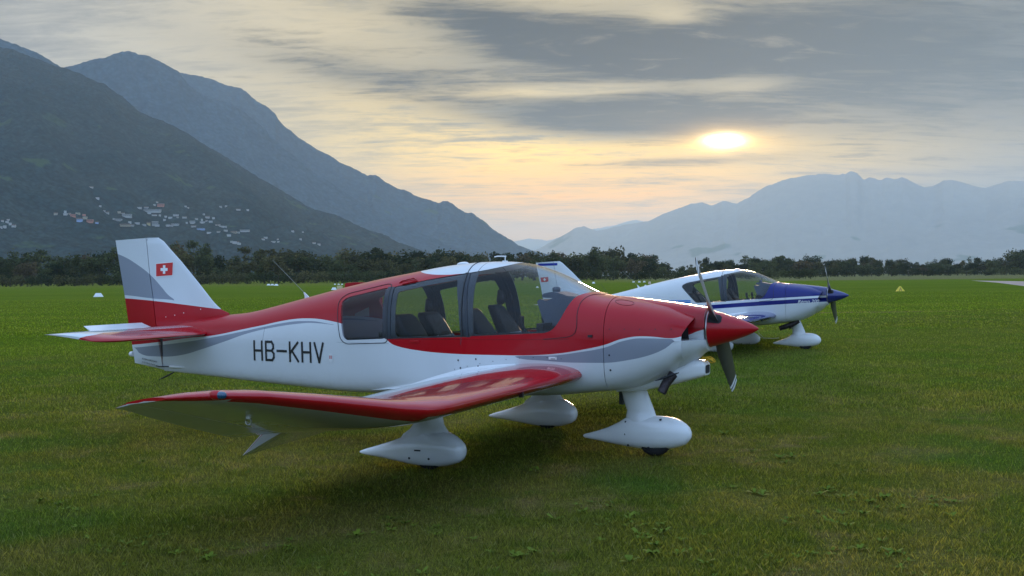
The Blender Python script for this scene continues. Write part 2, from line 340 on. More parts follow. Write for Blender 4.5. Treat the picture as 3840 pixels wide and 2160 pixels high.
def wing_mat(name, col):      # coloured leading edge band by chord fraction, stored on the mesh
    m = bpy.data.materials.new(name); m.use_nodes = True; nt = m.node_tree; b = NB(nt); p = nt.nodes['Principled BSDF']
    p.inputs['Roughness'].default_value = .2; p.inputs['Specular IOR Level'].default_value = .3; p.inputs['Coat Weight'].default_value = .75; p.inputs['Coat Roughness'].default_value = .03
    a = b.new('ShaderNodeAttribute', attribute_name='chord').outputs['Fac']; bd = b.new('ShaderNodeAttribute', attribute_name='band').outputs['Fac']
    tc = b.new('ShaderNodeTexCoord').outputs['Object']
    lo = b.m('SUBTRACT', b.m('SUBTRACT', -.03, b.m('MULTIPLY', b.m('LESS_THAN', bd, .30), .05)), b.m('MULTIPLY', b.m('MAXIMUM', b.m('SUBTRACT', bd, .34), 0), .28)); k = b.m('MULTIPLY', b.m('GREATER_THAN', bd, a), b.m('GREATER_THAN', a, lo))
    un = b.mix(b.m('LESS_THAN', a, -.01), (*WHITE, 1), (.44, .45, .44, 1)); c = b.mix(k, un, (*col, 1)); b.l.new(c, p.inputs['Base Color'])  # undersides greyed in the paint for the shade below the wing
    bn = b.new('ShaderNodeBump'); bn.inputs['Strength'].default_value = .30; bn.inputs['Distance'].default_value = .012
    b.l.new(b.noise(b.mapv(tc, (1.0, 1.6, 1)), 3.2, 2, .45), bn.inputs['Height']); b.l.new(bn.outputs[0], p.inputs['Normal'])
    return m
M['liv_red'] = livery('white_red_grey_livery', 'red'); M['liv_blue'] = livery('white_blue_livery', 'blue')
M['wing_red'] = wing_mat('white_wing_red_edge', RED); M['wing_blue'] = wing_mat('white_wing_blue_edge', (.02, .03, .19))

# ------------------------------------------------------------------ aircraft shape functions
ZT = smooth_curve([(.3, 1.31), (.453, 1.333), (.68, 1.368), (.927, 1.398), (1.178, 1.429), (1.40, 1.437), (1.508, 1.478), (1.628, 1.544), (1.75, 1.606), (1.873, 1.664), (2.047, 1.724), (2.198, 1.752), (2.377, 1.763), (2.585, 1.762), (2.796, 1.746), (3.04, 1.719), (3.257, 1.681), (3.706, 1.61), (4.17, 1.52), (4.62, 1.419), (5.02, 1.329), (5.26, 1.277), (5.42, 1.254), (5.60, 1.246), (5.8, 1.215), (6.46, 1.14), (6.6, 1.14)], .10)
ZB = smooth_curve([(.5, .90), (.6, .83), (.7, .77), (.85, .69), (1.0, .63), (1.1, .61), (1.22, .594), (1.42, .58), (1.7, .547), (2.25, .522), (3.9, .497), (4.27, .512), (5.2, .557), (6.1, .607), (6.46, .621), (6.6, .63)], .1)
WS = smooth_curve([(.5, .335), (.6, .38), (.75, .425), (.93, .465), (1.24, .508), (1.6, .548), (2.2, .57), (2.8, .562), (3.4, .532), (4.0, .457), (4.6, .37), (5.2, .272), (5.8, .175), (6.2, .10), (6.46, .055), (6.6, .05)], .15)
ZS = smooth_curve([(.5, 1.0), (1.24, 1.0), (1.6, 1.05), (2.3, 1.09), (3.3, 1.04), (4.2, .98), (5.0, .95), (6.5, .93)], .2)
NU = smooth_curve([(.5, 2.4), (1.24, 2.9), (1.5, 2.5), (1.8, 2.35), (3.4, 2.5), (4.2, 2.3), (6.5, 2.0)], .2)
NL = smooth_curve([(.5, 2.6), (.9, 3.2), (1.24, 4.5), (1.6, 6.5), (6.5, 6.5)], .1)
TM = [(.5, 1.262), (.75, 1.345), (1.0, 1.396), (1.24, 1.429)]
def section(x, off=0.0, zt=None, nu_=18, nl_=12):
    ws = WS(x) - off; zs = ZS(x); zt = (zt if zt is not None else ZT(x)) - off; zb = ZB(x) + off; a = NU(x); c = NL(x)
    pts = []
    for i in range(nl_ + 1):      # bottom centre to flank
        t = pi / 2 * (1 - i / nl_)
        yy = ws * abs(math.cos(t)) ** (2 / c); z = zs - (zs - zb) * abs(math.sin(t)) ** (2 / c); pts.append((yy * (1 - .05 * (zs - z) / (zs - zb)), z))
    for i in range(1, nu_ + 1):
        t = pi / 2 * i / nu_
        pts.append((ws * abs(math.cos(t)) ** (2 / a), zs + (zt - zs) * abs(math.sin(t)) ** (2 / a)))
    r_ = [(x, y, z) for y, z in pts]; l_ = [(x, -y, z) for y, z in pts[1:-1]][::-1]
    return r_ + l_
def ysurf(x, z):
    ws, zs, zt, zb, a, c = WS(x), ZS(x), ZT(x), ZB(x), NU(x), NL(x)
    if z >= zs: return ws * max(0, 1 - ((z - zs) / (zt - zs)) ** a) ** (1 / a)
    f_ = min(1, (zs - z) / (zs - zb)); return ws * max(0, 1 - f_ ** c) ** (1 / c) * (1 - .05 * f_)
def body_shell(x0, x1, off_in, n, off_out=0.0, inner_mat=True):
    xs = np.linspace(x0, x1, n); mb = MB(); mb.loft([section(x, off_out) for x in xs]); k = len(mb.f)
    g = .03 if off_in > .015 else .0
    xi = np.linspace(x0 + g + .001, x1 - g - .3 * (g > 0) - .001, n)
    if off_in > 0:
        r_ = [section(x, off_in) for x in xi]; mb.loft([q[::-1] for q in r_])
    me = mesh(mb.v, mb.f); bm = bmesh.new(); bm.from_mesh(me); bm.faces.ensure_lookup_table()
    bmesh.ops.recalc_face_normals(bm, faces=bm.faces[:k])
    if off_in > 0:
        bmesh.ops.recalc_face_normals(bm, faces=bm.faces[k:]); bmesh.ops.reverse_faces(bm, faces=bm.faces[k:])
        if inner_mat:
            for f_ in bm.faces[k:]: f_.material_index = 1
    bm.to_mesh(me); bm.free(); return me
def prism_mesh(poly, h0=-1, h1=1):
    mb = MB().prism(poly, h0, h1); me = mesh(mb.v, mb.f); bm = bmesh.new(); bm.from_mesh(me); bmesh.ops.recalc_face_normals(bm, faces=bm.faces); bm.to_mesh(me); bm.free(); return me
def keep_side(me, sign):
    m2 = me.copy(); bm = bmesh.new(); bm.from_mesh(m2)
    bmesh.ops.delete(bm, geom=[v for v in bm.verts if v.co.y * sign < 0], context='VERTS'); bm.to_mesh(m2); bm.free(); return m2
def lofted(xs, ztop, zbot, hw, yc=0.0, n=20, e=2.0):   # elliptical sections along x
    rings = []
    for x in xs:
        t, bt, w = ztop(x), zbot(x), hw(x); zc = (t + bt) / 2; hh = max((t - bt) / 2, .001)
        rings.append([(x, yc + w * abs(math.cos(a)) ** (2 / e) * (1 if math.cos(a) >= 0 else -1), zc + hh * abs(math.sin(a)) ** (2 / e) * (1 if math.sin(a) >= 0 else -1)) for a in [2 * pi * k / n for k in range(n)]])
    return rings
def airfoil(n=22):       # chord fraction s (upper +, lower -) and thickness per unit t/c
    out = []
    for i in range(n + 1):
        t = (1 - math.cos(pi * i / n)) / 2
        th = 5 * (.2969 * math.sqrt(t) - .1260 * t - .3516 * t * t + .2843 * t ** 3 - .1036 * t ** 4); cam_ = .02 * 4 * t * (1 - t)
        out.append((t, th, cam_))
    return out
WINGST = [(0.0, 1.44, .755, 3.15, .585, .130, .33), (.55, 1.44, .755, 3.15, .58, .130, .33), (1.4, 1.455, .752, 3.15, .56, .130, .335), (2.9, 1.48, .742, 3.145, .505, .128, .335), (3.05, 1.50, .742, 3.14, .50, .128, .33), (3.15, 1.545, .744, 3.13, .505, .127, .28), (3.28, 1.64, .762, 3.125, .535, .125, .25),
          (3.7, 1.92, .843, 3.115, .65, .122, .22), (4.05, 2.17, .905, 3.105, .752, .118, .20), (4.18, 2.29, .917, 3.10, .795, .112, .25), (4.27, 2.42, .920, 3.10, .82, .095, .6), (4.33, 2.56, .915, 3.10, .832, .07, .9), (4.36, 2.69, .905, 3.10, .838, .06, .9)]
def wpt(st, s, side):
    y, lx, lz, tx, tz, tc, _ = st; c = math.hypot(tx - lx, tz - lz); ax, az_ = (tx - lx) / c, (tz - lz) / c
    t = abs(s); th = 5 * (.2969 * math.sqrt(t) - .1260 * t - .3516 * t * t + .2843 * t ** 3 - .1036 * t ** 4) * tc; cm = .02 * 4 * t * (1 - t)
    d = cm + (th if s >= 0 else -th)
    return (lx + ax * c * t - az_ * c * d, side * y, lz + az_ * c * t + ax * c * d)
def interp_station(y):
    ys = [s[0] for s in WINGST]; return tuple([y] + [float(np.interp(y, ys, [s[k] for s in WINGST])) for k in range(1, 7)])
def wing_part(name, y0, y1, s0, s1, side, matn, parent, flap=None, ny=14, ns=20, keepst=True):
    # strip of wing between chord fractions s0..s1; wraps lower surface and upper surface
    ys = sorted(set([y0, y1] + [s[0] for s in WINGST if y0 < s[0] < y1] + list(np.linspace(y0, y1, ny))))
    tt = [s0 + (s1 - s0) * (1 - math.cos(pi / 2 * i / ns) if s0 == 0 else i / ns) for i in range(ns + 1)]
    ss_ = [-t for t in tt[::-1]] + ([t for t in tt[1:]] if s0 == 0 else [t for t in tt]); rings = []; ch = []; bd = []
    for y in ys:
        st = interp_station(y); r_ = [wpt(st, s, side) for s in ss_]; r_ = [list(p) for p in r_]
        if flap:
            h = wpt(st, -s0, side); ca, sa = math.cos(flap), math.sin(flap)
            for p in r_:
                dx, dz = p[0] - h[0], p[2] - h[2]; p[0] = h[0] + dx * ca + dz * sa; p[2] = h[2] - dx * sa + dz * ca
        rings.append(r_); ch += ss_; bd += [st[6]] * len(ss_)
    mb = MB(); mb.loft(rings); me = mesh(mb.v, mb.f); bm = bmesh.new(); bm.from_mesh(me); bmesh.ops.recalc_face_normals(bm, faces=bm.faces); bm.to_mesh(me); bm.free()
    a = me.attributes.new('chord', 'FLOAT', 'POINT'); a.data.foreach_set('value', ch); a = me.attributes.new('band', 'FLOAT', 'POINT'); a.data.foreach_set('value', bd)
    return obj(name, me, matn, parent, 35)

def stroke_glyphs(text, x_start, dx, z0, hgt, wid, th, slant=0):
    """block capitals as bars in a (u, v) unit frame; returns list of quads in (x, z)"""
    G = {'H': [((0, 0), (0, 1)), ((1, 0), (1, 1)), ((0, .5), (1, .5))], 'K': [((0, 0), (0, 1)), ((0, .42), (1, 1)), ((.25, .56), (1, 0))],
         'V': [((0, 1), (.5, 0)), ((1, 1), (.5, 0))], '-': [((-.05, .52), (1.05, .52))],
         'B': [((0, 0), (0, 1)), ((0, 1), (.75, 1)), ((.75, 1), (.95, .85)), ((.95, .85), (.95, .66)), ((.95, .66), (.75, .52)), ((0, .52), (.75, .52)), ((.75, .52), (1, .36)), ((1, .36), (1, .16)), ((1, .16), (.78, 0)), ((.78, 0), (0, 0))]}
    quads = []
    for i, ch in enumerate(text):
        for (a, c) in G[ch]:
            P = [Vector((x_start + dx * i - u * wid, z0 + v * hgt)) for u, v in (a, c)]
            d = (P[1] - P[0]); L = d.length; d.normalize(); nrm = Vector((-d.y, d.x)) * th / 2; e = d * th * .45
            quads.append([P[0] - e - nrm, P[1] + e - nrm, P[1] + e + nrm, P[0] - e + nrm])
    return quads
def decal_quads(name, quads, matn, parent, surf, lift=.003, flipside=1, seg=6):
    mb = MB(); k = 0
    for q in quads:
        v = []; f_ = []
        for i in range(seg + 1):
            a = q[0].lerp(q[1], i / seg); c = q[3].lerp(q[2], i / seg)
            for p in (a, c): v.append((p.x, flipside * (surf(p.x, p.y) + lift + k * .0002), p.y))
        f_ = [(2 * i, 2 * i + 2, 2 * i + 3, 2 * i + 1) for i in range(seg)]
        mb.add(v, f_); k = (k + 1) % 6
    return mb.build(name, matn, parent, fix=False)
def text_decal(name, txt, x, z, size, matn, parent, surf, shear=0, lift=.004, rot=0, mirror=-1):
    cu = bpy.data.curves.new('t', 'FONT'); cu.body = txt; cu.size = size; cu.shear = shear
    o = bpy.data.objects.new('t', cu); COL.objects.link(o); dg = bpy.context.evaluated_depsgraph_get()
    me = bpy.data.meshes.new_from_object(o.evaluated_get(dg)); bpy.data.objects.remove(o)
    for v in me.vertices:
        u, w = v.co.x, v.co.y; u, w = u * math.cos(rot) - w * math.sin(rot), u * math.sin(rot) + w * math.cos(rot)
        xx, zz = x + mirror * u, z + w; v.co = (xx, surf(xx, zz) + lift, zz)
    return obj(name, me, matn, parent)

# fin and rudder outlines (side view)
FIN_LE = [(1.0, 5.75), (1.16, 5.60), (1.235, 5.56), (1.253, 5.60), (1.272, 5.65), (1.302, 5.727), (1.387, 5.825), (1.561, 5.988), (1.812, 6.236), (1.978, 6.418), (2.045, 6.485), (2.078, 6.55)]
HINGE = [(.60, 6.462), (.93, 6.524), (1.155, 6.564), (1.428, 6.602), (1.688, 6.650), (2.083, 6.699)]
RUD_TE = [(.615, 6.47), (.69, 6.904), (.807, 6.925), (.903, 6.945), (1.148, 6.991), (1.457, 7.042), (1.915, 7.133), (2.062, 7.161)]
def fin_surf(x, z):
    hx = lerp(z, HINGE); le = max(lerp(z, FIN_LE), 5.6 if z < 1.3 else 0); te = lerp(z, RUD_TE)
    T = .052 - .022 * min(1, max(0, (z - 1.2) / .9))
    if x < hx: t = max(0, min(1, (x - le) / (hx - le))); return T * (math.sqrt(t) * 1.6 - .6 * t) + .001
    t = min(1, (x - hx) / max(.05, te - hx)); return T * (1 - t) + .004 * t

PANES_RED = {'rear': ([(3.977, 1.395), (3.92, 1.432), (3.436, 1.528), (3.405, 1.30), (3.390, 1.045), (3.86, 1.020), (3.905, 1.06)], [.05, .05, .05, 0, .05, .06, .06]),
             'mid': ([(3.375, 1.532), (2.996, 1.600), (2.605, 1.658), (2.560, 1.36), (2.530, 1.074), (3.335, 1.044), (3.350, 1.28)], [.02, 0, 0, 0, 0, .03, 0]),
             'front': ([(2.580, 1.66), (2.449, 1.680), (2.351, 1.700), (2.22, 1.730), (2.10, 1.80), (1.90, 1.95), (1.43, 1.95), (1.462, 1.475), (1.500, 1.465), (1.550, 1.432), (1.590, 1.335), (1.632, 1.232), (1.69, 1.15), (1.76, 1.118), (2.13, 1.100), (2.508, 1.080), (2.535, 1.36)], [0, .1, .1, .1, .1, 0, 0, .02, .03, .04, .05, .05, .06, .06, .1, 0, 0])}
PANES_BLUE = {'mid': ([(3.52, 1.43), (3.40, 1.50), (3.1, 1.55), (2.605, 1.625), (2.560, 1.36), (2.530, 1.074), (3.16, 1.055)], [.08, .08, 0, 0, 0, 0, .04]),
              'front': PANES_RED['front']}
PROP_AN = .872

def build_aircraft(kind, loc, rz, tilt, label):
    red = kind == 'red'; liv = M['liv_red'] if red else M['liv_blue']; pc = M['red'] if red else M['blue']; wm = M['wing_red'] if red else M['wing_blue']
    root = thing('light_aircraft', loc, rz, label, 'airplane'); root.rotation_euler = Matrix.Rotation(rz, 3, 'Z').to_euler() if not tilt else (Matrix.Rotation(rz, 3, 'Z') @ Matrix.Rotation(tilt, 3, 'Y')).to_euler()
    panes = PANES_RED if red else PANES_BLUE
    # --- fuselage shell with window openings
    me = body_shell(1.243, 6.46, .028, 84)
    fr = body_shell(1.30, 4.3, .016, 60, .006, False)     # skin the window surround is cut from
    gl = body_shell(1.30, 4.3, .0055, 60, .0025, False)
    for nme, (poly, rr) in panes.items():
        pol = round_poly(poly, rr); me = boolean(me, prism_mesh(pol), 'DIFFERENCE')
    fus = obj('fuselage', me, (), root, 40); me.materials.clear(); me.materials.append(liv); me.materials.append(M['lining'])
    for nme, (poly, rr) in panes.items():
        pol = round_poly(poly, rr); gm = boolean(gl.copy(), prism_mesh(inset_poly(pol, .001)), 'INTERSECT')
        if nme == 'front':
            w = obj('windscreen', gm, M['glass'], root, 60)
            pc_ = [(2.62, 1.0), (2.62, 2.0), (2.515, 2.0), (2.50, 1.66), (2.478, 1.36), (2.455, 1.0)]
            fm = boolean(fr.copy(), prism_mesh(inset_poly(pol, .002)), 'INTERSECT'); pm = boolean(fm.copy(), prism_mesh(pc_), 'INTERSECT')
            for sgn in (1, -1): obj('window_pillar', keep_side(pm, sgn), M['frame'], w, 40)
            sl_ = [(1.60, 1.02), (2.47, 1.0), (2.47, 1.100), (2.13, 1.118), (1.76, 1.134), (1.66, 1.15)]
            pm = boolean(fm.copy(), prism_mesh(sl_), 'INTERSECT')
            for sgn in (1, -1): obj('sill_trim', keep_side(pm, sgn), M['frame'], w, 40)
        else:
            for sgn in (1, -1):
                w = obj('side_window', keep_side(gm, sgn), M['glassdark'] if nme == 'rear' else M['glass'], root, 60)
                if nme == 'rear': inner = round_poly([(3.99, 1.42), (3.93, 1.46), (3.475, 1.535), (3.445, 1.30), (3.43, 1.06), (3.87, 1.033), (3.92, 1.08)], .03); fcut = prism_mesh(inset_poly(pol, .002))
                elif red: inner = round_poly([(3.312, 1.485), (2.99, 1.545), (2.690, 1.592), (2.625, 1.36), (2.592, 1.09), (3.285, 1.062)], [.03, 0, .02, 0, .01, .04]); fcut = prism_mesh(inset_poly(pol, .002))
                else: inner = round_poly([(3.485, 1.425), (3.39, 1.48), (3.1, 1.53), (2.690, 1.600), (2.64, 1.36), (2.60, 1.085), (3.15, 1.07)], [.08, .06, 0, .02, 0, .01, .04]); fcut = prism_mesh(inset_poly(pol, .002))
                fm = boolean(fr.copy(), fcut, 'INTERSECT'); fm = boolean(fm, prism_mesh(inner), 'DIFFERENCE')
                obj('window_frame', keep_side(fm, sgn), M['frame'], w, 40)
    # rubber seal line round the rear window
    if red:
        for sgn in (1, -1):
            pol = round_poly([(4.02, 1.40), (3.95, 1.465), (3.47, 1.560), (3.415, 1.553), (3.388, 1.30), (3.372, 1.03), (3.40, 1.005), (3.87, .985), (3.935, 1.03)], .05, 4)
            dense = []
            for i in range(len(pol)):
                a, c = Vector(pol[i]), Vector(pol[(i + 1) % len(pol)]); k = max(1, int((c - a).length / .04))
                dense += [a.lerp(c, j / k) for j in range(k)]
            MB().tube([(p.x, sgn * (ysurf(p.x, p.y) + .001), p.y) for p in dense + dense[:1]], .0042, 5).build('window_seal', M['black'], fus, 60)
    # canopy joint, running over the roof
    sec = section(2.592, -.001); npt = len(sec); ring = [p for p in sec if p[2] > 1.06]
    ring = sorted([p for p in ring if p[1] >= 0], key=lambda p: p[2]) + sorted([p for p in ring if p[1] < 0], key=lambda p: -p[2])
    MB().tube([(p[0] + .12 * (1.4 - p[2]) * -.6, p[1], p[2]) for p in ring], .004, 5).build('canopy_joint', M['black'], fus, 60)
    # raised lip between canopy frame and cowl
    def ztop(x, y): return ZS(x) + (ZT(x) - ZS(x)) * max(0, 1 - (abs(y) / WS(x)) ** NU(x)) ** (1 / NU(x))
    lip = [(x, y, ztop(x, y) + .0015) for x, y in ((1.402, 0), (1.408, .05), (1.418, .10), (1.428, .15), (1.443, .20), (1.456, .26), (1.470, .32), (1.480, .37), (1.487, .41))]
    for x, z in ((1.489, 1.32), (1.487, 1.27), (1.480, 1.22), (1.478, 1.17), (1.490, 1.125), (1.515, 1.10), (1.56, 1.085), (1.66, 1.074), (1.78, 1.064)): lip.append((x, ysurf(x, z) + .0015, z))
    for sgn in (1, -1): MB().tube([(a, sgn * c, d) for a, c, d in lip], .0038, 5).build('canopy_seal', M['deepred'] if red else M['dark'], fus, 60)
    # --- cowling
    xs = np.linspace(.52, 1.238, 22); mb = MB(); rings = [section(x, 0, lerp(x, TM)) for x in xs]; mb.loft(rings, cap=False)
    rings[:] = [[(p[0] + .07 * min(1, max(0, (1.235 - p[2]) / .13)) * max(0, 1 - (p[0] - .52) / .2), p[1], p[2]) for p in r_] for r_ in rings]; mb = MB(); mb.loft(rings, cap=False)
    inner = [[(p[0] + .004, p[1] * .965, 1.0 + (p[2] - 1.0) * .955) for p in r_] for r_ in rings[:8]]
    mb.loft([rings[0], inner[0]], cap=False); mb.loft(inner, cap=False)
    cowl = mb.build('engine_cowling', [liv], root, 38)
    mb = MB(); r_ = [(.70, p[1] * .97, 1.0 + (p[2] - 1.0) * .94) for p in rings[4]]; mb.add(r_, [tuple(range(len(r_)))]); mb.build('engine_baffle', M['dark'], cowl)
    # centre ridge running back over the engine
    rings = []
    for x in np.linspace(.435, 1.34, 24):
        zt = ZT(x) + .0005; w = .175 + .03 * (x - .43); n_ = 20; zc = 1.16
        rings.append([(x, w * abs(math.cos(a)) ** .62 * (1 if math.cos(a) > 0 else -1), zc + (zt - zc) * abs(math.sin(a)) ** .62) for a in [pi * k / n_ for k in range(n_ + 1)]])
    MB().loft(rings, closed=True).build('cowling_ridge', [pc], cowl, 50)
    # nose bowl under the spinner
    zb_n = lambda x: lerp(x, [(.43, .955), (.48, .925), (.53, .878), (.60, .83), (.70, .77)])
    hw_n = lambda x: lerp(x, [(.43, .168), (.47, .225), (.52, .30), (.58, .355), (.70, .40)])
    rings = []
    for x in np.linspace(.43, .66, 12):
        zc = 1.055; n_ = 20; r_ = [(x, hw_n(x) * math.cos(a), zc - (zc - zb_n(x)) * abs(math.sin(a)) ** .9) for a in [pi * k / n_ for k in range(n_ + 1)]]
        rings.append(r_)
    MB().loft(rings).build('nose_bowl', [liv], cowl, 40)
    rings = [[(x, .163 * math.cos(a), 1.147 + .163 * math.sin(a)) for a in [2 * pi * k / 24 for k in range(24)]] for x in (.445, .58)]
    MB().loft(rings).build('nose_ring', [liv], cowl, 40)
    # air intake scoop below
    if red:
        rings = []
        for x, y_, z0, z1, e in ((.452, .095, .738, .842, 5), (.47, .105, .728, .86, 4.5), (.55, .125, .70, .875, 4), (.75, .17, .645, .80, 3.5), (1.0, .21, .592, .70, 3.5), (1.22, .23, .578, .66, 4)):
            zc = (z0 + z1) / 2; hh = (z1 - z0) / 2; rings.append([(x, y_ * abs(math.cos(a)) ** (2 / e) * (1 if math.cos(a) > 0 else -1), zc + hh * abs(math.sin(a)) ** (2 / e) * (1 if math.sin(a) > 0 else -1)) for a in [2 * pi * (k + .5) / 28 for k in range(28)]])
        sc = MB().loft(rings).build('intake_scoop', [M['white']], cowl, 50)
        mr = [[(x, p[1] * .74, .79 + (p[2] - .79) * .70) for p in rings[0]] for x in (.449, .456)]; MB().loft(mr).build('intake_mouth', M['dark'], sc)
        hs = [(.60, .790), (.70, .772), (.82, .715), (.80, .700), (.70, .742), (.62, .770)]
        MB().tube([(.82, .362, .708), (.72, .354, .744), (.62, .326, .780)], [.004, .014, .004], 8).build('exhaust_slot', M['dark'], cowl, 50)
        ex = MB().tube([(.69, .25, .76), (.745, .30, .68), (.775, .325, .605)], [.040, .040, .041], 16).build('exhaust_pipe', M['exhaust'], cowl, 50)
        MB().tube([(.7745, .3245, .607), (.7765, .3262, .603)], [.034, .034], 16).build('pipe_bore', M['rubber'], ex)
    else:
        MB().tube([(1.02, .22, .64), (1.15, .24, .56), (1.42, .26, .47)], [.055, .06, .05], 12).build('exhaust_pipe', M['exhaust'], cowl, 50)
    # oil filler door, quarter-turn screws
    def flat_disc(name, x, z, rx, rz_, matn, par, surf, lift=.003, n=12):
        v = [(x + rx * math.cos(2 * pi * k / n), surf(x + rx * math.cos(2 * pi * k / n), z + rz_ * math.sin(2 * pi * k / n)) + lift, z + rz_ * math.sin(2 * pi * k / n)) for k in range(n)]
        MB().add(v, [tuple(range(n))[::-1]]).build(name, matn, par, fix=False)
    if red:
        for x, z in ((1.19, .93), (1.185, .80), (2.62, .86), (2.44, .875), (2.60, .79), (2.42, .81), (2.0, .46)):
            if z > .5: flat_disc('screw', x, z, .0075, .009, M['screw'], fus if x > 1.24 else cowl, (ysurf if x > 1.24 else lambda a, c: ysurf(a, c) + .0005))
        for x in (1.19, 1.06, .93, .80, .67): flat_disc('fastener', x, 1.155, .005, .006, M['deepred'], cowl, lambda a, c: ysurf(a, c) * .995, .004, 8)
        for i in range(9):
            x = 1.62 + i * .13; st_ = interp_station(.6); z_ = wpt(st_, min(.9, max(.02, (x - 1.44) / 1.71)), 1)[2] + .055; flat_disc('fairing_screw', x, z_, .004, .0045, M['screw'], fus, ysurf, .003, 6)
        od = [(1.12 + .085 * math.cos(a), .27 + .055 * math.sin(a)) for a in [2 * pi * k / 24 for k in range(25)]]
        MB().tube([(x, y, ZS(x) + (lerp(x, TM) - ZS(x)) * max(0, 1 - (y / WS(x)) ** NU(x)) ** (1 / NU(x)) + .001) for x, y in od], .002, 4).build('oil_door', M['deepred'], cowl, 60)
        # vent on the flank forward of the canopy
        MB().box((1.335, .515, 1.085), (1.375, .532, 1.105)).build('side_vent', M['black'], fus)
        # grab handle above the door pane and latch pads
        MB().tube([(3.34, ysurf(3.34, 1.566) + .002, 1.568), (3.31, ysurf(3.31, 1.59) + .015, 1.588), (3.18, ysurf(3.18, 1.612) + .018, 1.612), (3.13, ysurf(3.13, 1.59) + .008, 1.588), (3.29, ysurf(3.29, 1.556) + .006, 1.556)], .006, 6).build('grab_handle', M['red'], fus, 60)
        MB().box((3.02, .545, 1.018), (3.12, .562, 1.038)).build('latch_pad', M['red'], fus)
        # registration
        decal_quads('registration_marks', stroke_glyphs('HB-KHV', 5.075, -.163, .798, .185, .107, .024), M['mark'], root, ysurf)
        quads = [q for q in stroke_glyphs('HB-KHV', 5.075, -.163, .798, .185, .107, .024)]
        text_decal('builder_name', 'ROBIN AIRCRAFT', 6.79, .742, .030, M['mark'], root, fin_surf, rot=R(-8))
        text_decal('builder_address', '21121 Darois France', 6.79, .708, .024, M['mark'], root, fin_surf, rot=R(-8))
        flat_disc('static_plate', 4.06, .845, .026, .046, M['white'], fus, ysurf, .003, 18)
        for dx in (-.009, .009): decal_quads('static_mark', [[Vector((4.06 + dx - .004, .835)), Vector((4.06 + dx - .004, .868)), Vector((4.06 + dx + .004, .868)), Vector((4.06 + dx + .004, .835))]], M['redmark'], fus, ysurf, .0055)
        decal_quads('fuel_placard', [[Vector((1.66, .885)), Vector((1.735, .885)), Vector((1.735, .91)), Vector((1.66, .91))]], M['whitemark'], fus, ysurf, .0035)
        for q in ([Vector((1.675, .889)), Vector((1.715, .889)), Vector((1.715, .894)), Vector((1.675, .894))], [Vector((1.665, .897)), Vector((1.668, .897)), Vector((1.668, .908)), Vector((1.665, .908))]): decal_quads('placard_print', [q], M['mark'], fus, ysurf, .0055)
    else:
        text_decal('model_name', 'R\u00e9mo 200', .99, .985 + .025, .10, M['whitemark'], root, lambda a, c: ysurf(a, c) + .004, shear=.3)
        decal_quads('registration_marks', stroke_glyphs('H', 4.03, -.135, .90, .17, .09, .022), M['mark'], root, ysurf)
        for z0, z1 in ((1.095, 1.12), (1.045, 1.085)): decal_quads('side_stripe', [[Vector((3.80, z0)), Vector((3.27, z0)), Vector((3.29, z1)), Vector((3.80, z1))]], M['lightblue'], fus, ysurf, .003)
    # --- fin and rudder
    zs_ = sorted(set(list(np.linspace(1.06, 2.04, 26)) + [2.06, 2.075, 2.083])); rings = []
    for z in zs_:
        le = lerp(z, FIN_LE) if z > 1.23 else 5.62; hx = lerp(z, HINGE) - .006; T = .052 - .022 * min(1, max(0, (z - 1.2) / .9)); T *= (1 if z < 2.05 else .75)
        pr_ = [(le + (hx - le) * t, T * (math.sqrt(t) * 1.6 - .6 * t)) for t in (0, .01, .03, .08, .16, .3, .5, .75, 1)]
        rings.append([(x, y_, z) for x, y_ in pr_] + [(x, -y_, z) for x, y_ in pr_[1:]][::-1])
    fin = MB().loft(rings).build('tail_fin', [liv], root, 45)
    rings = []
    for z in sorted(set(list(np.linspace(.70, 2.0, 24)) + [.64, .66, 2.03, 2.05, 2.066])):
        hx = lerp(z, HINGE) + .006; te = lerp(z, RUD_TE); T = .050 - .022 * min(1, max(0, (z - 1.2) / .9)); T = min(T, .052); n_ = 6
        if z < .70: te = hx + (6.904 - hx) * max(.02, (z - .63) / .07)
        pr_ = [(hx + (te - hx) * t, T * (1 - t) + .004 * t) for t in (0, .25, .5, .75, 1)]
        zf = lambda x: z + (.015 * (1 - (x - hx) / max(.05, te - hx)) * max(0, (z - 2.0) / .066) if z > 2.0 else 0)
        rings.append([(x, y_, zf(x)) for x, y_ in pr_] + [(x, -y_, zf(x)) for x, y_ in pr_][::-1])
    rud = MB().loft(rings).build('rudder', [liv], root, 45)
    MB().tube([(lerp(z, HINGE), 0, z) for z in (.62, .93, 1.155, 1.428, 1.688, 2.07)], .020, 10).build('hinge_post', M['lining'], fin, 60)
    if red:
        for x, z in ((6.42, 1.215), (6.30, 1.235), (6.18, 1.26), (5.96, 1.30), (5.80, 1.335)): flat_disc('rivet', x, z, .005, .006, M['whitemark'], fin, fin_surf, .003, 8)
        MB().tube([(6.93, 0, .80), (6.965, 0, .795), (6.98, 0, .79)], [.03, .03, .02], 12).build('tail_lamp', M['white'], rud, 60)
        fl = [Vector(p) for p in ((6.556, 1.658), (6.338, 1.669), (6.336, 1.808), (6.558, 1.794))]
        decal_quads('flag_border', [[fl[0] + Vector((.008, -.008)), fl[1] + Vector((-.008, -.008)), fl[2] + Vector((-.008, .008)), fl[3] + Vector((.008, .008))]], M['whitemark'], fin, fin_surf, .002)
        decal_quads('flag_field', [fl], M['redmark'], fin, fin_surf, .0035)
        c0 = Vector((6.447, 1.732)); a = .016; L = .047
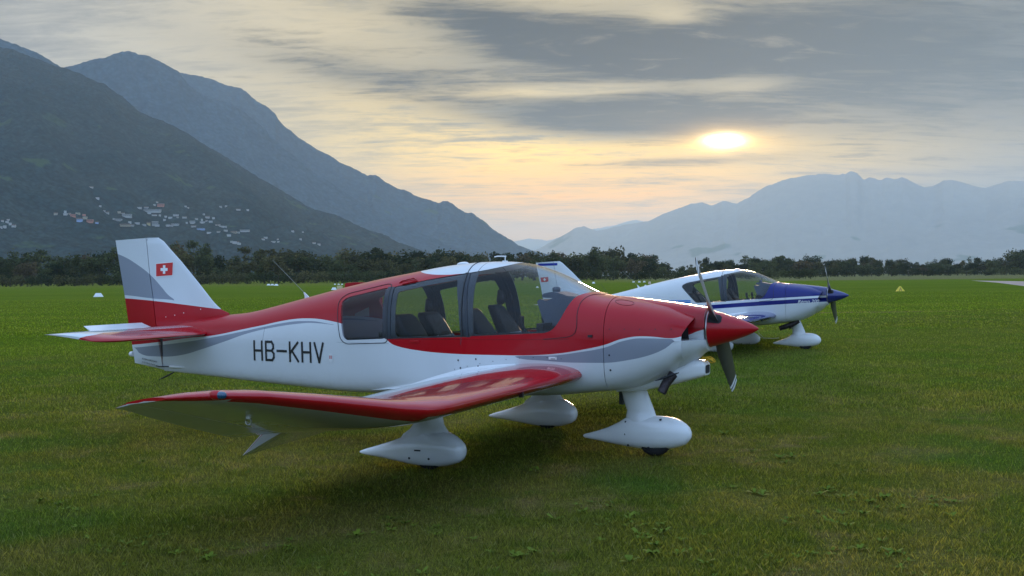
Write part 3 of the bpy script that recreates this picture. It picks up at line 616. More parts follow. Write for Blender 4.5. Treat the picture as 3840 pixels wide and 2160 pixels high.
        for i, (w_, h_) in enumerate(((a, L), (L, a))): decal_quads('flag_cross', [[c0 + Vector((w_, -h_)), c0 + Vector((-w_, -h_)), c0 + Vector((-w_, h_)), c0 + Vector((w_, h_))]], M['whitemark'], fin, fin_surf, .0055 + i * .0006)
        ac = MB(); ac.loft(lofted([6.03, 6.10, 6.18, 6.30, 6.34], lambda x: lerp(x, [(6.03, .676), (6.18, .69), (6.34, .693)]), lambda x: lerp(x, [(6.03, .674), (6.18, .662), (6.34, .658)]), lambda x: .02, .088, 10)); ac.build('trim_fairing', M['white'], fus, 60)
        MB().tube([(6.33, .10, .68), (6.50, .075, .675), (6.56, .06, .68)], .006, 6).build('trim_rod', M['screw'], fus, 60)
        MB().tube([(6.33, .04, .615), (6.45, .04, .56), (6.53, .04, .53)], [.008, .010, .005], 6).build('tail_skid', M['black'], fus, 60)
    else:
        decal_quads('flag_field', [[Vector((7.03, 1.60)), Vector((6.84, 1.61)), Vector((6.84, 1.72)), Vector((7.05, 1.71))]], M['redmark'], rud, fin_surf, .003)
        for i, (w_, h_) in enumerate(((.012, .035), (.035, .012))):
            c0 = Vector((6.94, 1.66)); decal_quads('flag_cross', [[c0 + Vector((w_, -h_)), c0 + Vector((-w_, -h_)), c0 + Vector((-w_, h_)), c0 + Vector((w_, h_))]], M['whitemark'], rud, fin_surf, .005 + i * .0006)
    # --- stabilator
    def stab(side):
        ys = [0, .3, .7, 1.1, 1.4, 1.53, 1.58, 1.60]; rings = []; ch = []; bd = []
        tt = [(1 - math.cos(pi / 2 * i / 12)) for i in range(13)]; ss_ = [-t for t in tt[::-1]] + tt[1:]
        for y_ in ys:
            lx = 5.775 + (0 if y_ < 1.5 else (.05 if y_ < 1.55 else (.12 if y_ < 1.59 else .18))); st = (y_, lx, 1.045, 6.575, 1.100, .10 if y_ < 1.5 else (.09 if y_ < 1.55 else (.07 if y_ < 1.59 else .035)), .3)
            rings.append([wpt(st, s, side) for s in ss_]); ch += ss_; bd += [.30 if y_ < 1.45 else .24] * len(ss_)
        mb = MB(); mb.loft(rings); me_ = mesh(mb.v, mb.f); bm = bmesh.new(); bm.from_mesh(me_); bmesh.ops.recalc_face_normals(bm, faces=bm.faces); bm.to_mesh(me_); bm.free()
        a_ = me_.attributes.new('chord', 'FLOAT', 'POINT'); a_.data.foreach_set('value', ch); a_ = me_.attributes.new('band', 'FLOAT', 'POINT'); a_.data.foreach_set('value', bd if red else [-.5] * len(bd))
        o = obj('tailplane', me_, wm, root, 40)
        v = [(6.565, side * .12, 1.094), (6.565, side * 1.0, 1.094), (6.680, side * .98, 1.152), (6.680, side * .14, 1.152)]
        MB().add(v + [(p[0], p[1], p[2] + .012 - (.009 if i > 1 else 0)) for i, p in enumerate(v)], [(0, 1, 2, 3), (4, 5, 6, 7), (0, 1, 5, 4), (1, 2, 6, 5), (2, 3, 7, 6), (3, 0, 4, 7)]).build('trim_tab', M['white'], o)
    for s_ in (1, -1): stab(s_)
    # --- wings
    for s_ in (1, -1):
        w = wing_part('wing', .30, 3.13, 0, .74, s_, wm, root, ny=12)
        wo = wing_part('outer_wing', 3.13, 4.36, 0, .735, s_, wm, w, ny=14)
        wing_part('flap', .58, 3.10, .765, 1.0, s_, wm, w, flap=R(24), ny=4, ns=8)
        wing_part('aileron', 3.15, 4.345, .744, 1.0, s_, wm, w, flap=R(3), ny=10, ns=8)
        # navigation lamp in its fairing on the tip
        st = interp_station(4.25); p = Vector(wpt(st, .0, s_))
        MB().loft([[(p.x + .10 * t - .03, p.y + s_ * .0 + .028 * math.sqrt(max(0, 1 - (2 * abs(t - .4)) ** 2)) * math.cos(a), p.z + .006 + .030 * math.sqrt(max(0, 1 - (2 * abs(t - .4)) ** 2)) * math.sin(a)) for a in [2 * pi * k / 14 for k in range(14)]] for t in (-.099, -.05, .1, .25, .4, .6, .8, .899)]).build('lamp_fairing', pc, wo, 60)
        MB().loft([[(p.x - .03 + t, p.y + rr_ * math.cos(a), p.z + .006 + rr_ * math.sin(a)) for a in [2 * pi * k / 14 for k in range(14)]] for t, rr_ in ((-.036, .003), (-.032, .014), (-.022, .021), (-.006, .024), (.012, .024))]).build('nav_lamp', M['navglass'], wo, 60)
        # root fairing: concave strip between flank and wing skin
        vin, vmid, vout = [], [], []
        for x in np.linspace(2.05, 3.62, 24):
            st = interp_station(.66); t = min(.999, max(0.004, (x - st[1]) / (st[3] - st[1]))); zt = wpt(st, t, 1)[2] if x < 3.13 else wpt(st, .98, 1)[2] - (x - 3.13) * .10
            k = 1 - max(0, (x - 3.1) / .55); k *= min(1, .1 + (x - 2.05) / .5); yo = ysurf(x, zt) + .055 * k + .004; ym = ysurf(x, zt) + .018 * k + .003; zi = zt + .036 * k + .006
            vin.append((x, s_ * (ysurf(x, zi) + .001), zi)); vmid.append((x, s_ * ym, zt + .012 * k + .003)); vout.append((x, s_ * yo, zt + .003))
        MB().loft([vin, vmid, vout], closed=False).build('root_fairing', M['white'], root, 60)
        # small stall strip bracket at the panel joint, tie-down ring below
        st = interp_station(1.75); q = wpt(st, -.012, s_)
        MB().box((q[0] - .012, q[1] - .012, q[2] - .03), (q[0] + .02, q[1] + .012, q[2] + .01)).build('stall_vane', M['black'], w)
        st = interp_station(3.80); q = Vector(wpt(st, -.45, s_))
        MB().box((q.x, q.y - .008, q.z - .015), (q.x + .03, q.y + .008, q.z + .012)).build('tie_down_bracket', M['white'], w)
        MB().tube([(q.x + .015 + .022 * math.cos(a), q.y, q.z - .03 + .024 * math.sin(a)) for a in [2 * pi * k / 12 for k in range(13)]], .005, 6).build('tie_down_ring', M['metal'], w, 60)
    # --- landing gear
    def pant(name, x0, x1, yc, zt, zb, hw, par):
        xs = [x0 + (x1 - x0) * t for t in (0, .004, .02, .05, .10, .17, .26, .36, .46, .56, .66, .76, .86, .94, .985, 1)]
        o = MB().loft(lofted(xs, zt, zb, hw, yc, 24, 2.25)).build(name, M['white'], par, 60); return o
    def wheel(par, x, y_, r_, w_):
        rings = [[(x + rr_ * math.cos(a), y_ + yy, r_ + .0 + rr_ * math.sin(a)) for a in [2 * pi * k / 28 for k in range(28)]] for yy, rr_ in ((-w_, r_ * .6), (-w_, r_ * .86), (-w_ * .7, r_ * .97), (0, r_), (w_ * .7, r_ * .97), (w_, r_ * .86), (w_, r_ * .6))]
        wh = MB().loft(rings).build('wheel', M['rubber'], par, 50)
        rings = [[(x + rr_ * math.cos(a), y_ + yy, r_ + rr_ * math.sin(a)) for a in [2 * pi * k / 16 for k in range(16)]] for yy, rr_ in ((-w_ - .004, r_ * .5), (w_ + .004, r_ * .5))]
        MB().loft(rings).build('rim', M['metal'], wh)
    def leg(par, prof, yc, wid):   # stack of streamlined sections (z, x lead, x trail)
        rings = []
        for z, xl, xt, w_ in prof:
            n_ = 18; rings.append([((xl + xt) / 2 - (xt - xl) / 2 * math.cos(a), yc + w_ * math.sin(a) * (1 - .35 * -math.cos(a) * -1 if False else 1), z) for a in [2 * pi * k / n_ for k in range(n_)]])
        return MB().loft(rings).build('gear_leg', M['white'], par, 60)
    NX = .96
    g = pant('nose_wheel_fairing', .60, 1.616, 0, lambda x: lerp(x, [(.60, .205), (.606, .245), (.625, .275), (.66, .305), (.72, .338), (.80, .356), (.88, .360), (.97, .362), (1.10, .36), (1.18, .355), (1.22, .325), (1.30, .268), (1.42, .218), (1.55, .178), (1.60, .166), (1.616, .155)]),
             lambda x: lerp(x, [(.60, .190), (.606, .165), (.65, .115), (.72, .085), (.80, .066), (.95, .055), (1.10, .058), (1.30, .085), (1.45, .108), (1.60, .128), (1.616, .14)]),
             lambda x: lerp(x, [(.60, .01), (.606, .04), (.63, .066), (.68, .09), (.76, .105), (.90, .112), (1.05, .105), (1.25, .07), (1.45, .036), (1.58, .018), (1.616, .008)]), root)
    wheel(g, .93, 0, .155, .062)
    leg(g, [(.30, .905, 1.20, .085), (.345, .915, 1.205, .075), (.375, .928, 1.198, .062), (.40, .935, 1.195, .056), (.58, 1.005, 1.262, .055), (.64, 1.03, 1.29, .055)], 0, 0)
    for x, z in ((1.19, .30), (1.19, .19), (.975, .08), (.86, .335), (1.17, .09)) if red else ():
        hwf = lerp(x, [(.60, .01), (.606, .04), (.63, .066), (.68, .09), (.76, .105), (.90, .112), (1.05, .105), (1.25, .07), (1.45, .036)])
        MB().tube([(x, 0, z), (x, hwf * (.99 if .12 < z < .3 else (.76 if z < .12 else .80)), z)], .009, 8).build('screw', M['screw'], g)
    MB().box((1.225, -.03, .45), (1.26, .03, .62)).build('steering_link', M['black'], g)
    for s_ in (1, -1):
        yc = s_ * 1.33
        g = pant('wheel_fairing', 2.18, 3.19, yc, lambda x: lerp(x, [(2.18, .175), (2.186, .215), (2.21, .245), (2.26, .285), (2.33, .325), (2.42, .335), (2.55, .332), (2.67, .30), (2.80, .245), (3.0, .180), (3.15, .135), (3.19, .118)]),
                 lambda x: lerp(x, [(2.18, .150), (2.186, .12), (2.21, .082), (2.26, .06), (2.36, .032), (2.50, .020), (2.62, .026), (2.80, .050), (3.0, .078), (3.15, .088), (3.19, .10)]),
                 lambda x: lerp(x, [(2.18, .02), (2.186, .06), (2.21, .085), (2.27, .108), (2.37, .122), (2.5, .126), (2.65, .115), (2.85, .08), (3.05, .045), (3.16, .025), (3.19, .012)]), root)
        wheel(g, 2.50, yc, .150, .065)
        leg(g, [(.24, 2.27, 2.80, .10), (.29, 2.30, 2.76, .085), (.33, 2.335, 2.70, .070), (.38, 2.37, 2.66, .060), (.45, 2.385, 2.655, .060), (.52, 2.385, 2.68, .062), (.62, 2.38, 2.72, .07)], yc, 0)
        if red and s_ > 0:
            for x, z in ((2.46, .105), (2.65, .10)): MB().tube([(x, yc, z), (x, yc + .116 * (1 if x < 2.6 else .93), z)], .010, 8).build('screw', M['screw'], g)
            sf = lambda a, c: yc + .1265
            decal_quads('caution_label', [[Vector((2.59, .166)), Vector((2.53, .166)), Vector((2.53, .178)), Vector((2.59, .178))]], M['mark'], g, sf, .001)
    # --- propeller and spinner
    prop = bpy.data.objects.new('propeller', None); COL.objects.link(prop); prop.parent = root; prop.location = (.372, 0, 1.147); prop.rotation_euler = (0, 0, 0)
    an = -PROP_AN   # blade direction: y to the near side, up
    for k in (0, 1):
        th0 = math.atan2(math.cos(PROP_AN), math.sin(PROP_AN)) + (pi if k else 0)    # angle in (y, z)
        dv = Vector((0, math.cos(th0), math.sin(th0))); tv = Vector((0, -math.sin(th0), math.cos(th0))); rings = []
        def ringat(rr_, grow=0):
            c = lerp(rr_, [(.08, .08), (.14, .10), (.3, .165), (.5, .18), (.7, .165), (.85, .145), (.90, .13), (.915, .09)]) + grow * .004
            pt = math.atan2(1.15, 2 * pi * max(rr_, .12)); thk = lerp(rr_, [(.08, .045), (.2, .030), (.5, .016), (.915, .006)]) + grow * .0025
            ax = Vector((math.sin(pt) * -1, 0, 0)) + tv * math.cos(pt) * -1; nr = Vector((-math.cos(pt), 0, 0)) + tv * math.sin(pt)
            return [tuple(dv * rr_ + ax * c * (u - .42) + nr * thk * v) for u, v in [(0, 0), (.08, .5), (.25, .85), (.5, .8), (.8, .4), (1, .05), (.8, -.15), (.5, -.3), (.25, -.35), (.08, -.25)]]
        bl = MB().loft([ringat(r_) for r_ in (.08, .14, .2, .3, .4, .5, .6, .7, .78, .85, .88, .90, .915)]).build('blade', M['blade'], prop, 40)
        for r0, r1 in ((.815, .845), (.87, .90)): MB().loft([ringat(r0, 1), ringat((r0 + r1) / 2, 1), ringat(r1, 1)]).build('tip_stripe', M['whitemark'], bl, 40)
    rings = []
    for x in (.001, .006, .02, .05, .09, .14, .2, .26, .32, .38, .42):
        r_ = .164 * (x / .42) ** .70 * (1 if x > .01 else 1) ; rings.append([(x - .372, r_ * math.cos(a), r_ * math.sin(a)) for a in [2 * pi * k / 40 for k in range(40)]])
    sp = MB().loft(rings).build('spinner', pc, prop, 40)
    MB().loft([[(x - .372, .1645 * math.cos(a), .1645 * math.sin(a)) for a in [2 * pi * k / 40 for k in range(40)]] for x in (.4205, .430)]).build('back_plate', M['metal'], sp, 40)
    for k in (0, 1):     # dark cut-out where each blade enters
        th0 = math.atan2(math.cos(PROP_AN), math.sin(PROP_AN)) + (pi if k else 0); mb = MB(); v = []
        for i in range(7):
            for j in range(5):
                x = .30 + .115 * i / 6; a = th0 + (-.34 + .68 * j / 4) * (1 if i > 0 else .6); r_ = .164 * (x / .42) ** .70 + .0022; v.append((x - .372, r_ * math.cos(a), r_ * math.sin(a)))
        mb.add(v, [(i * 5 + j, i * 5 + j + 1, i * 5 + j + 6, i * 5 + j + 5) for i in range(6) for j in range(4)]).build('blade_opening', M['rubber'], sp)
    # --- antennas
    MB().loft([[(4.576, .012, 1.405), (4.576, -.012, 1.405), (4.650, -.008, 1.395), (4.650, .008, 1.395)], [(4.62, .007, 1.445), (4.62, -.007, 1.445), (4.652, -.005, 1.44), (4.652, .005, 1.44)], [(4.655, .004, 1.478), (4.655, -.004, 1.478), (4.668, -.003, 1.476), (4.668, .003, 1.476)]]).build('antenna_base', M['white'], root)
    MB().tube([(4.662, 0, 1.476), (4.85, 0, 1.642), (5.048, 0, 1.815)] if red else [(4.662, 0, 1.476), (4.85, 0, 1.66), (5.0, 0, 1.80)], [.0034, .0030, .0022], 5).build('whip_antenna', M['whip'], root)
    MB().loft(lofted(list(np.linspace(2.775, 2.90, 9)), lambda x: ZT(x) + .024 * math.sqrt(max(0, 1 - ((x - 2.837) / .064) ** 2)), lambda x: ZT(x) - .01, lambda x: .045 * math.sqrt(max(.02, 1 - ((x - 2.837) / .064) ** 2)), 0, 12)).build('gps_dome', M['white'], root, 60)
    if red:
        MB().box((2.375, -.03, 1.755), (2.405, .03, 1.770)).build('mast_foot', M['white'], root)
        MB().tube([(2.39, 0, 1.765), (2.388, 0, 1.811)], .005, 8).build('mast', M['white'], root)
        MB().tube([(2.378, 0, 1.811), (2.47, 0, 1.813), (2.50, 0, 1.806)], .0055, 8).build('pitot_bar', M['white'], root)
    else:
        MB().loft(lofted(list(np.linspace(2.3, 2.4, 7)), lambda x: ZT(x) + .024, lambda x: ZT(x) - .01, lambda x: .03, 0, 12)).build('roof_beacon', M['white'], root, 60)
        MB().tube([(5.33, 0, 1.25), (5.54, 0, 1.52)], .003, 5).build('rear_antenna', M['black'], root)
    # --- cabin fittings
    MB().box((1.70, -.46, .66), (3.40, .46, .70)).build('cabin_floor', M['dark'], root)
    def seat(x, y_, top, rear=False):
        st = bpy.data.objects.new('rear_seat' if rear else 'front_seat', None); COL.objects.link(st); st.parent = root; st.location = (x, y_, 0)
        def rbox(w_, t_, cx, cz, r_=.35, n_=20):
            return [(cx + t_ * abs(math.cos(a)) ** r_ * (1 if math.cos(a) > 0 else -1), w_ * abs(math.sin(a)) ** r_ * (1 if math.sin(a) > 0 else -1)) for a in [2 * pi * k / n_ for k in range(n_)]], cz
        prof = [(0, .21, .07), (.10, .225, .065), (.25, .225, .06), (.38, .19, .055), (.47, .15, .05), (.52, .135, .045), (.545, .11, .03)] if not rear else [(0, .22, .07), (.2, .225, .065), (.36, .22, .06), (.44, .20, .055), (.475, .16, .04)]
        H = prof[-1][0]; rings = []
        for h_, w_, t_ in prof:
            p_, cz = rbox(w_ * .9, t_, .6 * h_ - .12, top - H + h_); rings.append([(a, b_, cz) for a, b_ in p_])
        MB().loft(rings).build('seat_back', M['seat'], st, 50)
        ins = []; 
        for h_ in np.linspace(.03, H * .52, 5): cxx = .6 * h_ - .12 - .064; ins.append([(cxx, -.13, top - H + h_), (cxx - .012, -.06, top - H + h_), (cxx - .012, .06, top - H + h_), (cxx, .13, top - H + h_)])
        MB().loft(ins, closed=False).build('seat_insert', M['seatlight'], st, 60)
        for sg in (1, -1): MB().tube([(-.175, sg * .14, top - H + .01), (-.085, sg * .155, top - H + .16), (-.03, sg * .16, top - H + .25)], [.022, .022, .01], 8).build('bolster', M['seatlight'], st, 60)
        rings = [[(-.45 + .42 * t, w_, z_) for w_, z_ in ((-.21, .72), (-.22, .80), (-.2, top - H + .03 - .02 * t), (.2, top - H + .03 - .02 * t), (.22, .80), (.21, .72))] for t in (0, .5, 1)]
        MB().loft(rings).build('seat_cushion', M['seat'], st, 30)
    seat(2.42, -.27, 1.345); seat(2.42, .27, 1.325); seat(3.20, -.26, 1.27, True); seat(3.20, .26, 1.265, True)
    pn = MB(); pn.prism(round_poly([(1.50, 1.16), (1.86, 1.17), (1.90, 1.26), (1.945, 1.395), (1.915, 1.412), (1.86, 1.395), (1.72, 1.445), (1.50, 1.43)], .02, 3), -.10, .30)
    pn.build('instrument_panel', M['panel'], root, 40)
    MB().prism(round_poly([(1.55, 1.40), (1.80, 1.42), (1.905, 1.425), (1.895, 1.46), (1.80, 1.478), (1.70, 1.455)], .02, 3), -.06, .28).build('panel_shroud', M['panel'], root, 40)
    MB().loft([[(1.83 + r_ * math.cos(a), .10 + r_ * 1.1 * math.sin(a), z_) for a in [2 * pi * k / 14 for k in range(14)]] for r_, z_ in ((.02, 1.465), (.032, 1.472), (.038, 1.49), (.036, 1.51), (.025, 1.52))]).build('compass', M['panel'], root, 60)
    MB().box((1.80, -.52, 1.02), (1.86, .52, 1.20)).build('panel_board', M['dark'], root)
    for y_, x_ in ((.27, 2.06), (-.27, 2.06)):
        stck = MB().tube([(x_ - .04, y_, .80), (x_ - .03, y_, 1.08), (x_ + .03, y_, 1.13), (x_ + .045, y_, 1.18)], [.014, .017, .02, .018], 8).build('control_stick', M['dark'], root, 60)
        MB().tube([(x_ + .045, y_, 1.175), (x_ + .05, y_, 1.22), (x_ + .045, y_, 1.255)], [.022, .026, .022], 8).build('grip', M['rubber'], stck, 60)
    for y_, x_, z_ in ((-.46, 2.66, 1.43), (-.46, 3.47, 1.34)):
        MB().tube([(x_, y_, z_ + .06), (x_ - .02, y_, z_), (x_ - .01, y_, z_ - .06), (x_ + .01, y_, z_ - .09)], [.02, .045, .045, .02], 10).build('headset', M['black'], root, 60)
    if red:
        MB().box((3.40, -.44, .72), (3.52, .44, 1.10)).build('rear_bulkhead', M['dark'], root)
        MB().tube([(2.93 - .07 * math.cos(a), -.45, 1.05 + .06 * math.sin(a)) for a in [pi * k / 8 for k in range(9)]], .006, 6).build('headset_cord', M['black'], root)
        MB().box((4.10, -.352, 1.22), (4.27, -.345, 1.33)).build('pale_wall_panel', mat('pale_panel_white', (.62, .60, .55), .8), root)  # pale flat panel on the far cabin wall behind the rear window
    return root

root_loc = Vector((2.12456, 9.62235, 0)); TH = R(23.756)
red_plane = build_aircraft('red', root_loc, pi - TH, 0, 'red and white low-wing propeller airplane marked HB-KHV, parked nearest on the grass')
TH2 = .425; p2 = Vector((7.13, 23.55, 0.0))
blue_plane = build_aircraft('blue', p2, pi - TH2, R(1.05), 'white propeller airplane with blue nose and stripe, parked behind the red one')


# ------------------------------------------------------------------ ground and grass
def ground_colour(b, pos, tuft=False):
    x, y, z = b.xyz(pos)
    n1 = b.noise(pos, .55, 6, .62, .4); n2 = b.noise(pos, 2.6, 5, .65); n3 = b.noise(b.mapv(pos, (.25, 1, 1), loc=(11, 3, 0)), .22, 5, .6); n4 = b.noise(b.mapv(pos, (1, 1, 1), loc=(5, 9, 0)), 1.1, 5, .6, .6)
    olive = b.mix(b.ss(n1, .35, .68), (.130, .148, .024), (.220, .19, .050))
    dry = (.27, .20, .085)
    c = b.mix(b.m('MULTIPLY', b.ss(n4, .53, .68), .7), olive, dry)
    c = b.mix(b.m('MULTIPLY', b.ss(n2, .50, .75), .55), c, (.085, .15, .02))
    c = b.mix(b.m('MULTIPLY', b.ss(b.noise(pos, .33, 3, .5), .52, .66), .65), c, (.07, .15, .022))
    c = b.mix(b.m('MULTIPLY', b.ss(y, 9, 21), .65), c, (.112, .165, .022))
    # lush unmown field further out; its edge runs obliquely
    edge = b.m('SUBTRACT', b.m('SUBTRACT', y, b.m('MULTIPLY', x, .75)), b.m('ADD', 30.5, b.m('MULTIPLY', b.m('SUBTRACT', n1, .5), 5)))
    lush = b.ss(edge, -2.5, 4.5)
    lc = b.mix(b.ss(n3, .35, .65), (.118, .180, .018), (.158, .205, .024))
    lc = b.mix(b.m('MULTIPLY', b.ss(n2, .5, .7), .35), lc, (.10, .15, .018))
    # mowing bands across the far field
    band = b.noise(b.mapv(pos, (.02, 1, 1), (0, 0, R(2))), .055, 3, .7)
    lc = b.mix(b.m('MULTIPLY', b.ss(band, .52, .60), .45), lc, (.10, .15, .014))
    lc = b.mix(b.m('MULTIPLY', b.ss(y, 200, 300), .55), lc, (.20, .20, .045))
    c = b.mix(lush, c, lc)
    # worn tan strip and the straw-coloured far verge on the right
    v = b.m('SUBTRACT', y, b.m('ADD', 44.8, b.m('MULTIPLY', x, .06)))
    tr = b.m('MULTIPLY', b.ss(b.m('ABSOLUTE', b.m('ADD', v, b.m('MULTIPLY', b.m('SUBTRACT', n2, .5), .8))), .55, .15), b.m('MULTIPLY', b.ss(x, 8.5, 11), b.ss(x, 20, 15)))
    c = b.mix(b.m('MULTIPLY', tr, .8), c, (.24, .18, .10))
    far = b.m('MULTIPLY', b.ss(y, 235, 262), b.ss(x, 20, 60)); c = b.mix(b.m('MULTIPLY', far, .7), c, (.20, .185, .095))
    return c
def ground_mat():
    m = bpy.data.materials.new('field_turf'); m.use_nodes = True; nt = m.node_tree; b = NB(nt); p = nt.nodes['Principled BSDF']
    pos = b.new('ShaderNodeTexCoord').outputs['Object']; c = ground_colour(b, pos)
    n5 = b.noise(pos, 34, 5, .7); n6 = b.noise(b.mapv(pos, (1, 2.5, 1)), 7, 5, .7)
    c = b.mul(c, b.mix(b.ss(n5, .3, .7), (.55, .55, .55), (1.15, 1.15, 1.15))); c = b.mul(c, b.mix(b.ss(n6, .3, .7), (.75, .75, .75), (1.12, 1.12, 1.12)))
    b.l.new(c, p.inputs['Base Color']); p.inputs['Roughness'].default_value = 1; p.inputs['Specular IOR Level'].default_value = 0
    bn = b.new('ShaderNodeBump'); bn.inputs['Strength'].default_value = .9; bn.inputs['Distance'].default_value = .05; b.l.new(n5, bn.inputs['Height']); b.l.new(bn.outputs[0], p.inputs['Normal'])
    return m
def ground():
    # one sheet: fine rings near, coarse to the horizon
    rad = [0, 2, 4] + list(np.geomspace(6, 20500, 42)); n = 96; v = [(0, 0, 0)]; f = []
    for r_ in rad[1:]: v += [(r_ * math.cos(2 * pi * k / n), r_ * math.sin(2 * pi * k / n), 0) for k in range(n)]
    f += [(0, 1 + k, 1 + (k + 1) % n) for k in range(n)]
    for i in range(len(rad) - 2):
        a = 1 + i * n; f += [(a + k, a + n + k, a + n + (k + 1) % n, a + (k + 1) % n) for k in range(n)]
    tag(obj('ground', mesh(v, f), ground_mat()), kind='structure')
    m = mat('pale_asphalt', (.20, .195, .19), .9, vary=(.3, .15))
    a, b_, c, d = on_ground(3655, 1052.5), on_ground(3900, 1056), on_ground(3900, 1079), on_ground(3800, 1069)
    v = [(p.x, p.y, .006) for p in (on_ground(3640, 1052), on_ground(3840, 1055), on_ground(4300, 1062), on_ground(4300, 1098), on_ground(3840, 1073), on_ground(3740, 1060))]
    tag(obj('taxiway', mesh(v, [tuple(range(6))]), m), kind='structure')
ground()

def grass_mat(name, bright=1.0):
    m = bpy.data.materials.new(name); m.use_nodes = True; nt = m.node_tree; nt.nodes.clear(); b = NB(nt)
    o = b.new('ShaderNodeOutputMaterial'); pos = b.new('ShaderNodeTexCoord').outputs['Object']; c = ground_colour(b, pos)
    t = b.new('ShaderNodeAttribute', attribute_name='tint').outputs['Fac']
    c = b.mul(c, b.mix(t, (.42 * bright, .50 * bright, .4 * bright), (1.85 * bright, 1.8 * bright, 1.6 * bright)))
    c = b.mix(b.m('MULTIPLY', b.m('GREATER_THAN', t, .95), .6), c, (.30, .27, .14))
    d = b.new('ShaderNodeBsdfDiffuse'); tr = b.new('ShaderNodeBsdfTranslucent'); g = b.new('ShaderNodeBsdfGlossy'); g.inputs['Roughness'].default_value = .45
    b.l.new(c, d.inputs[0]); b.l.new(b.mul(c, (1.1, 1.25, .7)), tr.inputs[0]); g.inputs[0].default_value = (.5, .5, .5, 1)
    m1 = b.new('ShaderNodeMixShader'); m1.inputs[0].default_value = .6; b.l.new(d.outputs[0], m1.inputs[1]); b.l.new(tr.outputs[0], m1.inputs[2])
    m2 = b.new('ShaderNodeMixShader'); m2.inputs[0].default_value = .014; b.l.new(m1.outputs[0], m2.inputs[1]); b.l.new(g.outputs[0], m2.inputs[2])
    b.l.new(m2.outputs[0], o.inputs[0]); return m
def value_noise(x, y, cell, seed=0):
    r_ = np.random.default_rng(seed); T = r_.random((256, 256)); u, v = x / cell, y / cell; i, j = np.floor(u).astype(int), np.floor(v).astype(int); fu, fv = u - i, v - j
    fu, fv = fu * fu * (3 - 2 * fu), fv * fv * (3 - 2 * fv); g = lambda a, c: T[a % 256, c % 256]
    return (g(i, j) * (1 - fu) + g(i + 1, j) * fu) * (1 - fv) + (g(i, j + 1) * (1 - fu) + g(i + 1, j + 1) * fu) * fv
def blades(name, d0, d1, count, h0, h1, wid, mt, clump=.35, lean=.8, side=1.18, power=1.0):
    # density falls with distance
    u = rng.random(int(count)); D = d0 * (d1 / d0) ** (u ** power); X = (rng.random(len(D)) * 2 - 1) * D * .4585 * side + .25 * np.sign(rng.random(len(D)) - .5) * rng.random(len(D))
    cl = value_noise(X + 50, D, .22, 3) * .6 + value_noise(X + 50, D, .9, 5) * .4
    keep = rng.random(len(D)) < (1 - clump) + clump * 2 * (cl - .15); X, D, cl = X[keep], D[keep], cl[keep]; n = len(D)
    H = (h0 + (h1 - h0) * rng.random(n) ** 2) * (.55 + .9 * cl); a = rng.random(n) * 2 * pi; W = wid * (.6 + .8 * rng.random(n)); la = rng.random(n) * 2 * pi; ln = lean * H * (.2 + rng.random(n))
    dx, dy = np.cos(a) * W / 2, np.sin(a) * W / 2; lx, ly = np.cos(la) * ln, np.sin(la) * ln
    B = np.stack([X, D, np.zeros(n)], 1); V = np.zeros((n, 4, 3))
    V[:, 0] = B + np.stack([-dx, -dy, 0 * dx], 1); V[:, 1] = B + np.stack([dx, dy, 0 * dx], 1)
    V[:, 2] = B + np.stack([dx * .8 + lx * .45, dy * .8 + ly * .45, H * .62], 1); V[:, 3] = B + np.stack([lx, ly, H], 1)
    F = (np.arange(n)[:, None] * 4 + np.array([[0, 1, 2, 3]])).astype(np.int32)
    t = rng.random(n); me = fast_mesh(V.reshape(-1, 3), F, {'tint': np.repeat(t, 4)}); return obj(name, me, mt)
gm_ = grass_mat('grass_blades')
tag(blades('grass', 5.2, 13, 330000, .010, .042, .0045, gm_, .45), label='short mown grass blades with dry patches under the red airplane', cat='grass', kind='stuff')
tag(blades('grass', 13, 34, 260000, .015, .050, .011, gm_, .45), label='mown olive grass around the two parked airplanes', cat='grass', kind='stuff')
tag(blades('grass', 32, 95, 120000, .02, .06, .035, gm_, .5, .8, 1.1), label='lush bright green grass of the open field behind the airplanes', cat='grass', kind='stuff')
